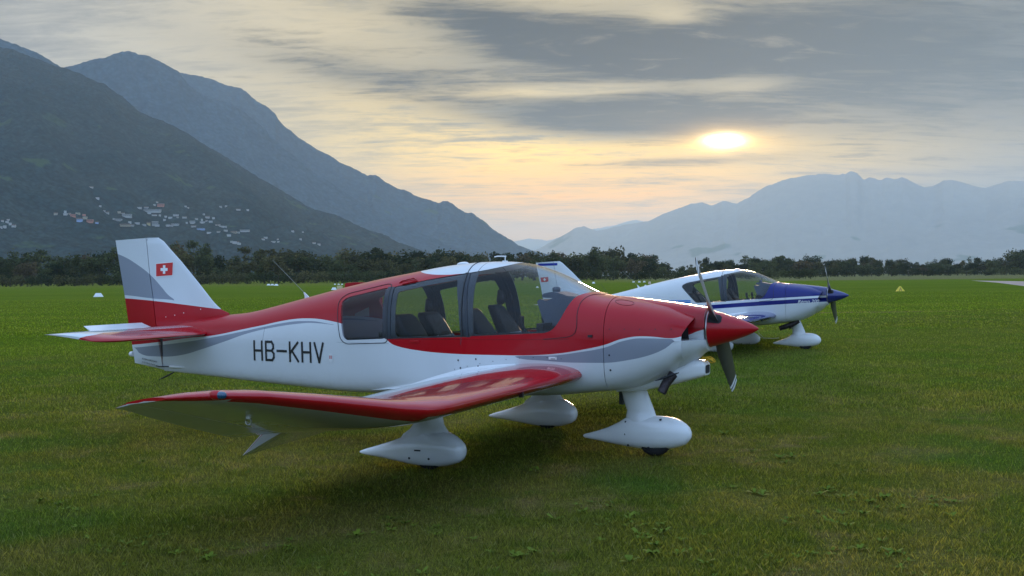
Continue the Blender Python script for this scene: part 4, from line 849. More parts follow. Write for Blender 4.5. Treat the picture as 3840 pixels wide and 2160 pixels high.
# broad-leaved weeds (plantain, dandelion) scattered in the turf
def weeds():
    V, F, T = [], [], []
    spots = [(rng.random(), rng.random()) for _ in range(90)]
    pts = []
    for px, py, k in ((2400, 1960, 9), (2480, 2010, 8), (3140, 1860, 10), (3230, 1880, 8), (3120, 1955, 9), (2920, 1730, 6), (3500, 1870, 6), (3560, 1920, 8), (2620, 2100, 8), (3300, 2060, 7), (1510, 1985, 7), (2260, 1905, 6), (560, 2020, 9), (430, 2080, 10), (900, 2060, 6), (3040, 2110, 8), (2850, 1860, 6), (3380, 2120, 7), (1950, 2090, 7), (200, 1900, 6), (2010, 1760, 4)):
        q = on_ground(px, py)
        for _ in range(k): pts.append((q.x + rng.normal() * .16, q.y + rng.normal() * .16))
    for _ in range(110):
        d = 5.6 * (4.2 ** rng.random()); pts.append(((rng.random() * 2 - 1) * d * .5, d))
    for (x, y) in pts:
        n = rng.integers(4, 9); a0 = rng.random() * 6.28; L0 = .02 + .045 * rng.random(); tn = rng.random() * .6 + .4
        for i in range(n):
            a = a0 + i * 6.28 / n + rng.normal() * .3; L = L0 * (.6 + .6 * rng.random()); w = L * .22; rise = .25 + .5 * rng.random(); ca, sa = math.cos(a), math.sin(a); k = len(V)
            for (u, s_, z) in ((0, 0, .004), (.45, -1, rise * .5), (.45, 1, rise * .5), (.8, -.7, rise * .75), (.8, .7, rise * .75), (1.05, 0, rise * .62)):
                V.append((x + ca * u * L - sa * s_ * w, y + sa * u * L + ca * s_ * w, .006 + z * L)); T.append(min(.92, tn))
            F += [(k, k + 2, k + 1), (k + 1, k + 2, k + 4), (k + 1, k + 4, k + 3), (k + 3, k + 4, k + 5)]
    me = mesh(V, F); at = me.attributes.new('tint', 'FLOAT', 'POINT'); at.data.foreach_set('value', T)
    m = bpy.data.materials.new('weed_leaf'); m.use_nodes = True; b = NB(m.node_tree); p = m.node_tree.nodes['Principled BSDF']
    t = b.new('ShaderNodeAttribute', attribute_name='tint').outputs['Fac']; b.l.new(b.mix(t, (.060, .100, .006), (.125, .165, .014)), p.inputs['Base Color']); p.inputs['Roughness'].default_value = .8; p.inputs['Specular IOR Level'].default_value = .15
    tag(obj('weeds', me, m), label='low broad-leaved weeds scattered through the foreground grass', cat='weeds', kind='stuff')
weeds()

# ------------------------------------------------------------------ mountains
def hill_mat(name, c0, c1, sc, rough=1.0, bump=8, con=1.0):
    m = bpy.data.materials.new(name); m.use_nodes = True; nt = m.node_tree; b = NB(nt); p = nt.nodes['Principled BSDF']
    pos = b.new('ShaderNodeTexCoord').outputs['Object']
    n1 = b.noise(pos, 1 / (sc * 14), 6, .6); n2 = b.noise(pos, 1 / (sc * 2.2), 6, .7)
    vo = b.new('ShaderNodeTexVoronoi', feature='F1'); b.l.new(pos, vo.inputs['Vector']); vo.inputs['Scale'].default_value = 1 / sc
    c = b.mix(b.ss(n1, .35, .65), c0, c1); k_ = lambda v: tuple(1 + (q - 1) * con for q in v); c = b.mul(c, b.mix(b.ss(n2, .3, .7), k_((.5, .5, .5)), k_((1.5, 1.5, 1.4))))
    c = b.mul(c, b.mix(b.ss(vo.outputs['Distance'], .1, .8), k_((1.3, 1.3, 1.25)), k_((.55, .55, .55))))
    # meadow clearings low on the slope
    z = b.xyz(pos)[2]; md = b.m('MULTIPLY', b.ss(b.noise(pos, 1 / (sc * 9), 3, .5), .64, .68), b.ss(z, 420, 250)); c = b.mix(b.m('MULTIPLY', md, .5), c, (.07, .11, .035))
    b.l.new(c, p.inputs['Base Color']); p.inputs['Roughness'].default_value = 1; p.inputs['Specular IOR Level'].default_value = 0
    bn = b.new('ShaderNodeBump'); bn.inputs['Strength'].default_value = 1; bn.inputs['Distance'].default_value = bump; bn.invert = True; b.l.new(vo.outputs['Distance'], bn.inputs['Height']); b.l.new(bn.outputs[0], p.inputs['Normal'])
    return m
def fbm(x, y, cell, oct_=5, seed=1, gain=.5):
    r_ = 0; a = 1; t = 0
    for k in range(oct_): r_ = r_ + a * (value_noise(x + 9000, y + 9000, cell, seed + k) * 2 - 1); t += a; a *= gain; cell /= 2.03
    return r_ / t
def ridge(name, pts, dist, foot, mt, label, na=500, nr=150, jag=8, gully=60, shape=1.25, back=.35):
    # pts: skyline in 2576-wide pixels; the ridge stands at its own distance, the slope runs down to the valley floor
    A = [azel(x * 1.4907, y * 1.4907) for x, y in pts]; aa = np.array([a for a, e in A]); ee = np.array([e for a, e in A])
    az = np.linspace(aa[0], aa[-1], na); el = np.interp(az, aa, ee)
    dr = dist(az) if callable(dist) else np.full(na, float(dist)); fo = foot(az) if callable(foot) else np.full(na, float(foot))
    t = np.concatenate([np.linspace(0, 1, nr), 1 + np.linspace(.04, 1, 14) * back]); TT, AZ = np.meshgrid(t, az, indexing='ij')
    DR = np.broadcast_to(dr, TT.shape); FO = np.broadcast_to(fo, TT.shape); rr = FO + (DR - FO) * TT
    Hr = np.broadcast_to(np.tan(el) * dr + CAMH, TT.shape)
    prof = np.where(TT <= 1, np.clip(TT, 0, 1) ** shape, 1 - ((TT - 1) / back) ** 1.3 * .8)
    X = np.sin(AZ) * rr; Y = np.cos(AZ) * rr; env = np.where(TT <= 1, np.sin(np.clip(TT, 0, 1) * pi) ** .7, 0)
    g = fbm(AZ * 4500 + rr * .25, rr * .35, gully * 8, 4, 11); Z = Hr * prof + env * gully * g * 1.2 + env * gully * .35 * fbm(X, Y, gully * 2.2, 4, 31)
    Z = Z + jag * (fbm(X, Y, jag * 5, 4, 71, .7)) * np.clip(TT * 6, 0, 1)
    Z = np.maximum(Z, -5) ; Z[0] = -5
    n0, n1 = TT.shape; V = np.stack([X, Y, Z], -1).reshape(-1, 3); idx = np.arange(n0 * n1).reshape(n0, n1)
    F = np.stack([idx[:-1, :-1], idx[:-1, 1:], idx[1:, 1:], idx[1:, :-1]], -1).reshape(-1, 4)
    me = fast_mesh(V, F); me.polygons.foreach_set('use_smooth', [True] * len(me.polygons)); o = obj(name, me, mt); tag(o, kind='structure'); o['label'] = label
    return o, V, F
hm1 = hill_mat('near_forest_haze_blue', (.014, .032, .038), (.027, .042, .044), 8.5, bump=3, con=.8)  # bluish cast of distance haze mixed into the forest colour
hm2 = hill_mat('far_forest_haze_blue', (.042, .074, .095), (.052, .084, .104), 14, bump=1.5, con=.45)  # haze blue painted into the base colour, paler than the near slope
hm3 = hill_mat('haze_paled_rock_slope', (.40, .33, .255), (.42, .35, .27), 60, bump=.5, con=.08)  # rock colour paled and warmed in place of thicker haze
Z1 = lambda L: [(x * .5, y * .5) for x, y in L]; Z2 = lambda L: [(1288 + x * .5, y * .5) for x, y in L]
near_pts = Z1([(-900, 150), (-500, 170), (-200, 200), (0, 235), (60, 246), (100, 268), (250, 318), (330, 345), (430, 385), (530, 432), (600, 480), (700, 562), (880, 642), (1000, 712), (1150, 802), (1280, 882), (1400, 952), (1550, 1040), (1700, 1092), (1900, 1175), (2050, 1235), (2200, 1290), (2400, 1340)])
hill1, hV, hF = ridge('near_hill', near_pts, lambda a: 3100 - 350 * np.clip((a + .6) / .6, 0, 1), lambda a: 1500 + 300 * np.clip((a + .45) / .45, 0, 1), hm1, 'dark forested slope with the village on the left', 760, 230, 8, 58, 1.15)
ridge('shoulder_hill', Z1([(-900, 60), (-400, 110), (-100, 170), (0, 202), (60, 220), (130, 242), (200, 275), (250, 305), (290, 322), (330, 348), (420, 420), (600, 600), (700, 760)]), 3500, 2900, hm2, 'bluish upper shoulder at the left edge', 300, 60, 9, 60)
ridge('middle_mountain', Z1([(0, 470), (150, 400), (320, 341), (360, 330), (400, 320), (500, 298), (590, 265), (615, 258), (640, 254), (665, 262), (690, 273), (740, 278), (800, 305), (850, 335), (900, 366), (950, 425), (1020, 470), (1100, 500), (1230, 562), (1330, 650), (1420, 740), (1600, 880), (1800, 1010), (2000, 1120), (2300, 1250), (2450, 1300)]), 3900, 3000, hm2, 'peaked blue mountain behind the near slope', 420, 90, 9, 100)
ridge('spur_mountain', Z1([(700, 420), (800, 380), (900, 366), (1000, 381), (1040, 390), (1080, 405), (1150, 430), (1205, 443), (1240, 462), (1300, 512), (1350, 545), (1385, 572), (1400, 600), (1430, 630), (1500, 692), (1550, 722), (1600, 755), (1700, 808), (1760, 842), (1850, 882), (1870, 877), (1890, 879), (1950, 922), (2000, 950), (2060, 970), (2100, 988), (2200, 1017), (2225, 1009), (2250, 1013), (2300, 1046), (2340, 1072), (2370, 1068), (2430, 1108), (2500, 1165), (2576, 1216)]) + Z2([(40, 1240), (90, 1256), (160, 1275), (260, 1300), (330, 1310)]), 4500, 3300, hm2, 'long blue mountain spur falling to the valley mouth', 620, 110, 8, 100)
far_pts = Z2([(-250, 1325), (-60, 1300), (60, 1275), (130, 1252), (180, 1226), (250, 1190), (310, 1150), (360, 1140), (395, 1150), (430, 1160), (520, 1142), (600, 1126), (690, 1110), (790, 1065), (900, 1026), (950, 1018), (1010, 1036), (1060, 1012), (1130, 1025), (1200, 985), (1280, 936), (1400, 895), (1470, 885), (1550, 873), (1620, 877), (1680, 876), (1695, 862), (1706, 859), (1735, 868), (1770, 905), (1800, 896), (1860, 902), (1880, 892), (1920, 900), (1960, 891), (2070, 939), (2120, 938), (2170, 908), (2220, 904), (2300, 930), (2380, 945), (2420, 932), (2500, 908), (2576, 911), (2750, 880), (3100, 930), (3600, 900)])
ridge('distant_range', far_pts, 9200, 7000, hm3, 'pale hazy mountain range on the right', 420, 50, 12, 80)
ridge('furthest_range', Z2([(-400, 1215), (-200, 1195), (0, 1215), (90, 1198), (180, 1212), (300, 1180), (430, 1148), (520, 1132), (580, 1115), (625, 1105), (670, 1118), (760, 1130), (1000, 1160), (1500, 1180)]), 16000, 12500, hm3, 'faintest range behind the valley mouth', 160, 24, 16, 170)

# ------------------------------------------------------------------ village houses on the near slope
bvh = BVHTree.FromPolygons([tuple(v) for v in hV], [tuple(f) for f in hF])
def wallmat(n_, c): return mat(n_, c, .8, vary=(.15, .1))
WM = {'white': wallmat('white_render', (.42, .42, .41)), 'cream': wallmat('cream_render', (.36, .32, .24)), 'pink': wallmat('salmon_render', (.50, .20, .15)), 'blue': wallmat('pale_blue_render', (.30, .42, .66)), 'grey': wallmat('grey_concrete', (.36, .36, .36)), 'yellow': wallmat('ochre_render', (.52, .42, .20))}
RM = {'flat': mat('flat_grey_roof', (.26, .26, .27), .8), 'tile': mat('brown_tile_roof', (.14, .085, .065), .85)}
winm = mat('dark_window_glass', (.03, .035, .045), .2)
HM = {}
def house_meshes(kind):
    if kind in HM: return HM[kind]
    out = {}
    mb = MB()
    if kind == 'gable': mb.add([(-.5, -.5, -.6), (.5, -.5, -.6), (.5, .5, -.6), (-.5, .5, -.6), (-.5, -.5, .7), (.5, -.5, .7), (.5, .5, .7), (-.5, .5, .7), (-.5, 0, 1.0), (.5, 0, 1.0)], [(0, 1, 5, 4), (2, 3, 7, 6), (1, 2, 6, 9, 5), (3, 0, 4, 8, 7)])
    else: mb.box((-.5, -.5, -.6), (.5, .5, 1.0))
    out['wall'] = mesh(mb.v, mb.f)
    mb = MB()
    if kind == 'gable': mb.add([(-.56, -.60, .64), (.56, -.60, .64), (.56, 0, 1.03), (-.56, 0, 1.03), (-.56, .60, .64), (.56, .60, .64), (-.56, -.6, .70), (.56, -.6, .70), (.56, 0, 1.10), (-.56, 0, 1.10), (-.56, .6, .70), (.56, .6, .70)], [(0, 1, 2, 3), (3, 2, 5, 4), (6, 9, 8, 7), (9, 10, 11, 8), (0, 6, 7, 1), (4, 5, 11, 10), (0, 3, 9, 6), (1, 7, 8, 2), (3, 4, 10, 9), (2, 8, 11, 5)])
    else: mb.box((-.53, -.53, 1.003), (.53, .53, 1.07))
    out['roof'] = mesh(mb.v, mb.f)
    HM[kind] = out; return out
HL = []   # (zx, zy, w, h, colour) in the left-hand slope close-up, .427 px of the 3840 frame per unit
H1 = [(22, 296, 26, 18, 'white'), (62, 306, 30, 20, 'white'), (90, 322, 30, 24, 'white'), (122, 338, 40, 26, 'white'), (42, 346, 36, 26, 'white'), (10, 352, 26, 22, 'grey'), (72, 290, 20, 12, 'white'),
      (640, 247, 62, 30, 'pink'), (684, 232, 44, 20, 'cream'), (700, 282, 66, 34, 'blue'), (748, 268, 46, 26, 'cream'), (792, 294, 66, 30, 'pink'), (850, 313, 36, 16, 'blue'), (573, 216, 16, 26, 'white'), (576, 241, 42, 10, 'white'), (612, 236, 24, 14, 'cream'), (738, 246, 34, 16, 'pink'),
      (855, 98, 36, 22, 'white'), (800, 3, 46, 14, 'white'), (880, 172, 26, 10, 'white'), (915, 214, 18, 10, 'grey'), (942, 224, 36, 24, 'white'), (1046, 221, 34, 16, 'cream'), (1115, 247, 100, 32, 'white'), (1080, 232, 34, 20, 'white'),
      (1340, 206, 180, 28, 'white'), (1412, 156, 74, 30, 'pink'), (1380, 133, 20, 14, 'white'), (1356, 158, 22, 16, 'white'), (1310, 229, 40, 12, 'white'), (1356, 243, 58, 18, 'white'), (1404, 250, 26, 12, 'white'), (1225, 186, 50, 10, 'white'), (1285, 183, 44, 8, 'grey'), (1040, 288, 74, 28, 'grey'), (1000, 283, 22, 16, 'white'),
      (1100, 331, 110, 24, 'cream'), (1140, 308, 34, 22, 'white'), (1205, 320, 50, 12, 'white'), (1305, 318, 38, 36, 'yellow'), (1362, 313, 70, 46, 'grey'), (1265, 332, 44, 18, 'grey'), (1160, 338, 40, 12, 'grey'),
      (1495, 272, 42, 10, 'white'), (1545, 250, 60, 8, 'white'), (1620, 266, 50, 14, 'white'), (1445, 292, 30, 8, 'white'), (1455, 262, 26, 10, 'white'), (1560, 268, 24, 12, 'grey'), (1540, 331, 84, 12, 'white'), (1476, 341, 44, 8, 'white'), (1510, 340, 30, 12, 'grey'), (1380, 341, 50, 7, 'white'),
      (1690, 304, 58, 26, 'white'), (1725, 279, 30, 16, 'white'), (1773, 287, 18, 26, 'white'), (1780, 311, 54, 14, 'white'), (1822, 262, 50, 22, 'grey'), (1850, 302, 40, 18, 'grey'), (1875, 276, 30, 8, 'white'), (1815, 297, 24, 14, 'grey'), (1790, 243, 18, 10, 'white'),
      (1630, 171, 18, 16, 'white'), (1652, 184, 16, 10, 'white'), (1938, 173, 30, 18, 'grey'), (1985, 172, 26, 8, 'grey'), (2090, 201, 50, 8, 'white'), (2175, 205, 26, 9, 'white'), (1640, 318, 20, 8, 'white'),
      (1700, 349, 54, 6, 'white'), (1765, 369, 80, 16, 'blue'), (1835, 406, 46, 7, 'white'), (1900, 336, 20, 10, 'white'), (1945, 351, 48, 10, 'white'), (1975, 352, 40, 10, 'grey'), (1920, 393, 40, 16, 'white'), (1982, 384, 42, 14, 'white'), (2010, 425, 46, 12, 'white'), (2055, 394, 64, 24, 'cream'), (2150, 382, 110, 20, 'white'), (2090, 402, 40, 12, 'white'), (1925, 337, 20, 8, 'white'),
      (2034, 482, 28, 14, 'white'), (2060, 485, 50, 26, 'white'), (2090, 486, 24, 26, 'white'), (2100, 502, 40, 8, 'white'), (2332, 444, 44, 18, 'white'), (2310, 458, 36, 14, 'white'), (2400, 482, 46, 14, 'white'), (2445, 484, 26, 8, 'grey'), (2440, 462, 16, 8, 'white'), (2570, 392, 30, 8, 'white'),
      (2660, 400, 20, 9, 'white'), (2756, 492, 40, 12, 'white'), (2800, 505, 34, 14, 'white'), (2640, 462, 26, 8, 'grey'), (490, 232, 40, 22, 'cream')]
H1 = [(x * .427, 700 + y * .427, w * .427, h * .427, c) for x, y, w, h, c in H1]
LMK = [(0, 'left edge of the picture'), (320, 'salmon-coloured village row'), (560, 'long white terraced building'), (760, 'middle of the village'), (900, 'right-hand end of the village'), (1140, 'whip antenna of the red airplane')]
n_h = 0
for i, (px, py, w, h, c) in enumerate(H1):
    d = ray(px, py + h / 2); hit = bvh.ray_cast(Vector((0, 0, CAMH)), d)
    if hit[0] is None: continue
    p = hit[0]; dist = p.length; k = dist / FPX; W_, Hh = max(3.4, w * k * .72), max(2.2, h * k * .62); dep = min(W_ * .8, 14); kind = 'gable' if (i % 3 == 0 and W_ < 30) else 'block'
    ang = math.atan2(p.x, p.y); near = min(LMK, key=lambda t: abs(t[0] - px))[1]
    size = 'long' if w / h > 3.2 else ('tall narrow' if w / h < 1.1 else ('small' if w * h < 60 else 'broad'))
    cn = {'white': 'white', 'cream': 'cream', 'pink': 'salmon pink', 'blue': 'pale blue', 'grey': 'grey', 'yellow': 'ochre yellow'}[c]
    H1[i] = (px, py, w, h, c, size, cn, near)
    o = thing('hillside_house', p, -ang + random.uniform(-.35, .35), 'x', 'house', 'village houses on the forested slope'); o['_k'] = i
    ms = house_meshes(kind); sc_ = (W_, dep, Hh)
    wo_ = bpy.data.objects.new('wall', ms['wall'].copy()); COL.objects.link(wo_); wo_.parent = o; wo_.scale = sc_; wo_.data.materials.append(WM[c])
    ro_ = bpy.data.objects.new('roof', ms['roof'].copy()); COL.objects.link(ro_); ro_.parent = o; ro_.scale = sc_; ro_.data.materials.append(RM['flat' if kind == 'block' else 'tile'])
    if w > 24:
        nw = int(w / 3.2); mb = MB(); rows = 2 if h > 10 else 1
        for r_ in range(rows):
            for q in range(nw):
                x0 = -W_ / 2 + W_ * (q + .25) / nw; z0 = Hh * (.18 + .42 * r_) if rows > 1 else Hh * .35
                MB().box((x0, -dep / 2 - .15, z0), (x0 + W_ / nw * .5, -dep / 2 + .05, z0 + Hh * (.24 if rows > 1 else .35))).build('window', winm, o)
    o['_d'] = (px, py)
    n_h += 1
hs = [o for o in COL.objects if o.name.startswith('hillside_house')]
ordn = ['', 'second ', 'third ', 'fourth ', 'fifth ', 'sixth ', 'seventh ', 'eighth ', 'ninth ', 'tenth ', 'eleventh ', 'twelfth ', 'thirteenth ', 'fourteenth ', 'fifteenth ', 'sixteenth ', 'seventeenth ', 'eighteenth ']
byk = {}
for o in hs:
    e = H1[o['_k']]; byk.setdefault((e[5], e[6], e[7]), []).append(o)
for key, L in byk.items():
    L.sort(key=lambda o: o['_d'][0])
    for i, o in enumerate(L):
        o['label'] = (f'{key[0]} {key[1]} house nearest the {key[2]}' if len(L) == 1 else f'{key[0]} {key[1]} house near the {key[2]}, {ordn[i]}from left' if i else f'{key[0]} {key[1]} house near the {key[2]}, leftmost')
for o in hs: del o['_k']; del o['_d']

# ------------------------------------------------------------------ tree line
def leaf_mat(name, c0, c1):
    m = bpy.data.materials.new(name); m.use_nodes = True; nt = m.node_tree; nt.nodes.clear(); b = NB(nt); o = b.new('ShaderNodeOutputMaterial')
    oi = b.new('ShaderNodeObjectInfo').outputs['Random']; t = b.new('ShaderNodeAttribute', attribute_name='tint').outputs['Fac']
    c = b.mix(oi, c0, c1); c = b.mul(c, b.mix(t, (.55, .6, .6), (1.5, 1.45, 1.2)))
    d = b.new('ShaderNodeBsdfDiffuse'); tr = b.new('ShaderNodeBsdfTranslucent'); b.l.new(c, d.inputs[0]); b.l.new(c, tr.inputs[0])
    m1 = b.new('ShaderNodeMixShader'); m1.inputs[0].default_value = .3; b.l.new(d.outputs[0], m1.inputs[1]); b.l.new(tr.outputs[0], m1.inputs[2]); b.l.new(m1.outputs[0], o.inputs[0]); return m
LM = {'green': leaf_mat('dark_green_leaves', (.022, .036, .020), (.095, .112, .056)), 'olive': leaf_mat('olive_leaves', (.045, .052, .028), (.125, .118, .060)), 'brown': leaf_mat('autumn_brown_leaves', (.085, .070, .045), (.12, .098, .062))}
bark = mat('grey_bark', (.06, .05, .04), .9)
def tree_proto(seed, shape, dens=1.0, lobes=9):
    """unit-height tree: returns crown mesh data and trunk mesh"""
    g = np.random.default_rng(seed); L = []
    for i in range(lobes):
        if shape == 'round': c = (g.normal() * .16, g.normal() * .13, .36 + .42 * g.random()); r_ = (.13 + .10 * g.random(),) * 2 + (.12 + .09 * g.random(),)
        elif shape == 'tall': c = (g.normal() * .07, g.normal() * .07, .25 + .62 * i / lobes); r_ = (.10 + .07 * g.random(),) * 2 + (.12 + .06 * g.random(),)
        elif shape == 'open': c = (g.normal() * .20, g.normal() * .17, .45 + .42 * g.random()); r_ = (.09 + .06 * g.random(),) * 2 + (.06 + .05 * g.random(),)
        elif shape == 'bush': c = ((i / lobes - .5) * 1.9 + g.normal() * .06, g.normal() * .12, .30 + .22 * g.random()); r_ = (.26 + .1 * g.random(), .2, .24 + .12 * g.random())
        L.append((c, r_))
    if shape in ('round', 'tall'): L.append(((0, 0, .28), (.20 if shape == 'round' else .13, .18, .20)))
    V = []; T = []; N = int((1500 if shape != 'bush' else 900) * dens)
    vol = np.array([r_[0] * r_[1] * r_[2] for c, r_ in L]) ** .8; vol /= vol.sum()
    for k in range(N):
        c, r_ = L[g.choice(len(L), p=vol)]; d = g.normal(size=3); d /= np.linalg.norm(d); rad = g.random() ** .30
        p = np.array(c) + d * np.array(r_) * rad * (1 + .18 * g.normal()); 
        if p[2] < .02: p[2] = .02 + .1 * g.random()
        s_ = (.020 + .022 * g.random()) * (1.7 if shape == 'bush' else 1); a = g.normal(size=3); a /= np.linalg.norm(a); b_ = np.cross(a, g.normal(size=3)); b_ /= np.linalg.norm(b_)
        V += [p - a * s_, p + b_ * s_ * .7, p + a * s_, p - b_ * s_ * .7]; T += [g.random()] * 4
    F = np.arange(N * 4).reshape(N, 4); crown = fast_mesh(np.array(V), F, {'tint': T})
    mb = MB(); lean_ = g.normal() * .03
    mb.tube([(0, 0, -.01), (lean_, 0, .25), (lean_ * 2, .01, .55), (lean_ * 2, .01, .75)], [.022, .016, .010, .004], 6)
    for c, r_ in L[:5]: mb.tube([(lean_, 0, .28), ((c[0] + lean_) / 2, c[1] / 2, (c[2] + .30) / 2 + .03), c], [.010, .007, .003], 4)
    tr = mesh(mb.v, mb.f); return crown, tr
PROT = {'round': [tree_proto(s, 'round') for s in (1, 2, 3, 4, 5)], 'tall': [tree_proto(s, 'tall', .9) for s in (11, 12, 13)], 'open': [tree_proto(s, 'open', .55) for s in (21, 22, 23)], 'bush': [tree_proto(s, 'bush') for s in (31, 32, 33, 34)]}
PM = {}
def crown_mesh(shape, i, cm):
    if (shape, i, cm) not in PM:
        me = PROT[shape][i][0].copy(); me.materials.append(LM[cm]); PM[(shape, i, cm)] = me
    return PM[(shape, i, cm)]
for sh in PROT:
    for c_, t_ in PROT[sh]: t_.materials.append(bark)
SKY = [(-80, 640), (0, 645), (60, 628), (120, 632), (200, 640), (240, 622), (290, 625), (350, 622), (420, 602), (450, 599), (500, 605), (530, 628), (575, 650), (600, 640), (625, 615), (680, 627), (720, 620), (760, 624), (830, 630), (880, 624), (940, 616), (1000, 630), (1080, 624), (1130, 624), (1180, 628), (1210, 637), (1260, 624), (1330, 627), (1380, 634), (1430, 632), (1480, 622), (1515, 613), (1560, 624), (1600, 634), (1650, 643), (1680, 658), (1697, 672), (1740, 661), (1790, 642), (1830, 654), (1880, 644), (1940, 643), (2000, 643), (2030, 633), (2080, 650), (2110, 638), (2170, 642), (2220, 650), (2270, 652), (2340, 650), (2420, 647), (2470, 642), (2520, 647), (2565, 616), (2640, 612), (2700, 620)]
LMK2 = [(-40, 'the left picture edge'), (520, 'the red airplane tail fin'), (1110, 'the red airplane whip antenna'), (1800, 'the red airplane canopy roof'), (2090, 'the blue airplane tail fin'), (2620, 'the red airplane upper propeller blade'), (2820, 'the blue airplane canopy'), (3180, 'the blue spinner'), (3376, 'the yellow marker'), (3860, 'the right picture edge')]
TREES = []
def add_tree(px, top, D, shape, cm, wide=1.0):
    d = ray(px, 1040); az = math.atan2(d.x, d.y); x, y = math.sin(az) * D, math.cos(az) * D
    tt = ray(px, top); H = CAMH + tt.z / math.hypot(tt.x, tt.y) * D; H = max(H, 2.5)
    i = random.randrange(len(PROT[shape])); bush = shape == 'bush'
    o = thing('shrub' if bush else 'tree', (x, y, 0), random.uniform(0, 6.28) if not bush else -az + random.uniform(-.1, .1), 'x', 'shrub' if bush else 'tree', 'shrubs in front of the tree line' if bush else 'trees along the far side of the airfield')
    sw = H * wide
    for nm, me in (('crown', crown_mesh(shape, i, cm)), ('trunk', PROT[shape][i][1])):
        c = bpy.data.objects.new(nm, me); COL.objects.link(c); c.parent = o; c.scale = (sw, sw if not bush else H, H / .93 if not bush else H / .68)
    TREES.append((o, px, H, shape, cm, D, bush))
skyf = lambda px: lerp(px / 1.4907, SKY) * 1.4907
rt = random.Random(5)
px = -110.0
while px < 3960:                      # back row makes the skyline
    D = (380 if px < 1700 else 380 + (px - 1700) * .10) + rt.uniform(10, 60); top = skyf(px) + abs(rt.gauss(0, 13)) - 3
    wpx = (1090 - top) * (rt.uniform(.42, .62) if px < 2300 else rt.uniform(.30, .46)); shape = rt.choices(['round', 'tall', 'open'], [6, 1.6, 2.4 if px > 2300 else 1])[0]
    cm = rt.choices(['green', 'olive', 'brown'], [6, 3, .9])[0]
    add_tree(px, top, D, shape, cm, rt.uniform(.95, 1.35)); px += wpx * .60 + 4
px = -90.0
while px < 3960:                      # lower trees in front
    D = (352 if px < 1700 else 352 + (px - 1700) * .09) + rt.uniform(0, 18); top = skyf(px) + rt.uniform(22, 62) * (1 if px < 2000 else .62)
    add_tree(px, top, D, rt.choices(['round', 'tall'], [5, 1])[0], rt.choices(['green', 'olive', 'brown'], [6, 3, 1])[0], rt.uniform(1.1, 1.7)); px += (1100 - top) * rt.uniform(.38, .62)
px = 1450.0
while px < 3960:                      # continuous middle growth closing the gaps on the right
    D = 372 + (px - 1450) * .10; top = skyf(px) + rt.uniform(14, 30)
    add_tree(px, top, D, 'round', rt.choices(['green', 'olive', 'brown'], [5, 4, 1])[0], rt.uniform(1.5, 2.2)); px += (1060 - top) * rt.uniform(.45, .7)
px = -80.0
while px < 1640:                      # scrub strip at the foot, left part
    add_tree(px, 1036 + (0 - px * .011) + rt.uniform(-4, 6), 338 + rt.uniform(0, 6), 'bush', rt.choices(['green', 'olive'], [3, 2])[0], rt.uniform(1.3, 1.9)); px += rt.uniform(48, 74)
for px, tp, w_ in ((1730, 1032, 1.4), (1800, 1034, 1.5), (1880, 1030, 1.5), (2120, 1030, 1.6), (2200, 1031, 1.5), (2290, 1029, 1.3), (2380, 1029, 1.5), (2440, 1026, 1.2), (2520, 1026, 1.6), (2800, 1019, 1.4), (2855, 1014, 1.5), (2905, 1020, 1.7), (2985, 1022, 1.5), (3020, 1021, 1.2)):
    add_tree(px, tp, 330, 'bush', 'green', w_)
px = 3080
while px < 3950:
    add_tree(px, 1012 + rt.uniform(-8, 4), 470 + rt.uniform(0, 12), 'bush', 'green', rt.uniform(1.5, 2.2)); px += rt.uniform(60, 95)
kk = {}
for (o, px, H, shape, cm, D, bush) in TREES:
    lm = min(LMK2, key=lambda t: abs(t[0] - px)); edge = 'edge' in lm[1]; sd_ = '' if edge else ('left' if px < lm[0] else 'right')
    hgt = ('tall' if H > 14 else 'medium' if H > 9 else 'low') if not bush else ('taller' if H > 3.6 else 'low')
    form = {'round': 'rounded', 'tall': 'slender', 'open': 'sparse', 'bush': 'spreading'}[shape]; cn = {'green': 'dark green', 'olive': 'olive', 'brown': 'brownish'}[cm]
    kk.setdefault((hgt, form, cn, lm[1], sd_, bush), []).append((px if lm[0] < 0 else (-px if edge else abs(px - lm[0])), o))
onm = ['nearest', 'second', 'third', 'fourth', 'fifth', 'sixth', 'seventh', 'eighth', 'ninth', 'tenth', 'eleventh', 'twelfth', 'thirteenth', 'fourteenth', 'fifteenth']
for (hgt, form, cn, l_, sd_, bush), L in kk.items():
    L.sort(key=lambda t: t[0]); w_ = 'shrub' if bush else 'tree'
    for i, (_, o) in enumerate(L):
        o['label'] = f'{hgt} {form} {cn} {w_}, {onm[i]} {sd_} of {l_}' if sd_ else f'{hgt} {form} {cn} {w_}, {onm[i]} from {l_}'

# ------------------------------------------------------------------ field markers, cart, ropes
wmk = mat('white_marker_plastic', (.74, .75, .74), .5, vary=(6, .06)); ymk = mat('yellow_marker_plastic', (.68, .52, .03), .5, vary=(6, .08))
def marker(px, py, wpx, hpx, label, mt=wmk):
    q = on_ground(px, py); k = q.length / FPX; W_, Hh = wpx * k, hpx * k; az = math.atan2(q.x, q.y); dp = W_ * .9
    o = MB().loft([[(-W_ / 2, -dp / 2, 0), (W_ / 2, -dp / 2, 0), (W_ / 2, dp / 2, 0), (-W_ / 2, dp / 2, 0)], [(-W_ * .49, -dp * .48, Hh * .08), (W_ * .49, -dp * .48, Hh * .08), (W_ * .49, dp * .48, Hh * .08), (-W_ * .49, dp * .48, Hh * .08)], [(-W_ * .26, -dp * .2, Hh), (W_ * .26, -dp * .2, Hh), (W_ * .26, dp * .2, Hh), (-W_ * .26, dp * .2, Hh)]]).build('field_marker', mt)
    o.location = q; o.rotation_euler = (0, 0, -az); return tag(o, label, 'marker', 'white airfield boundary markers')
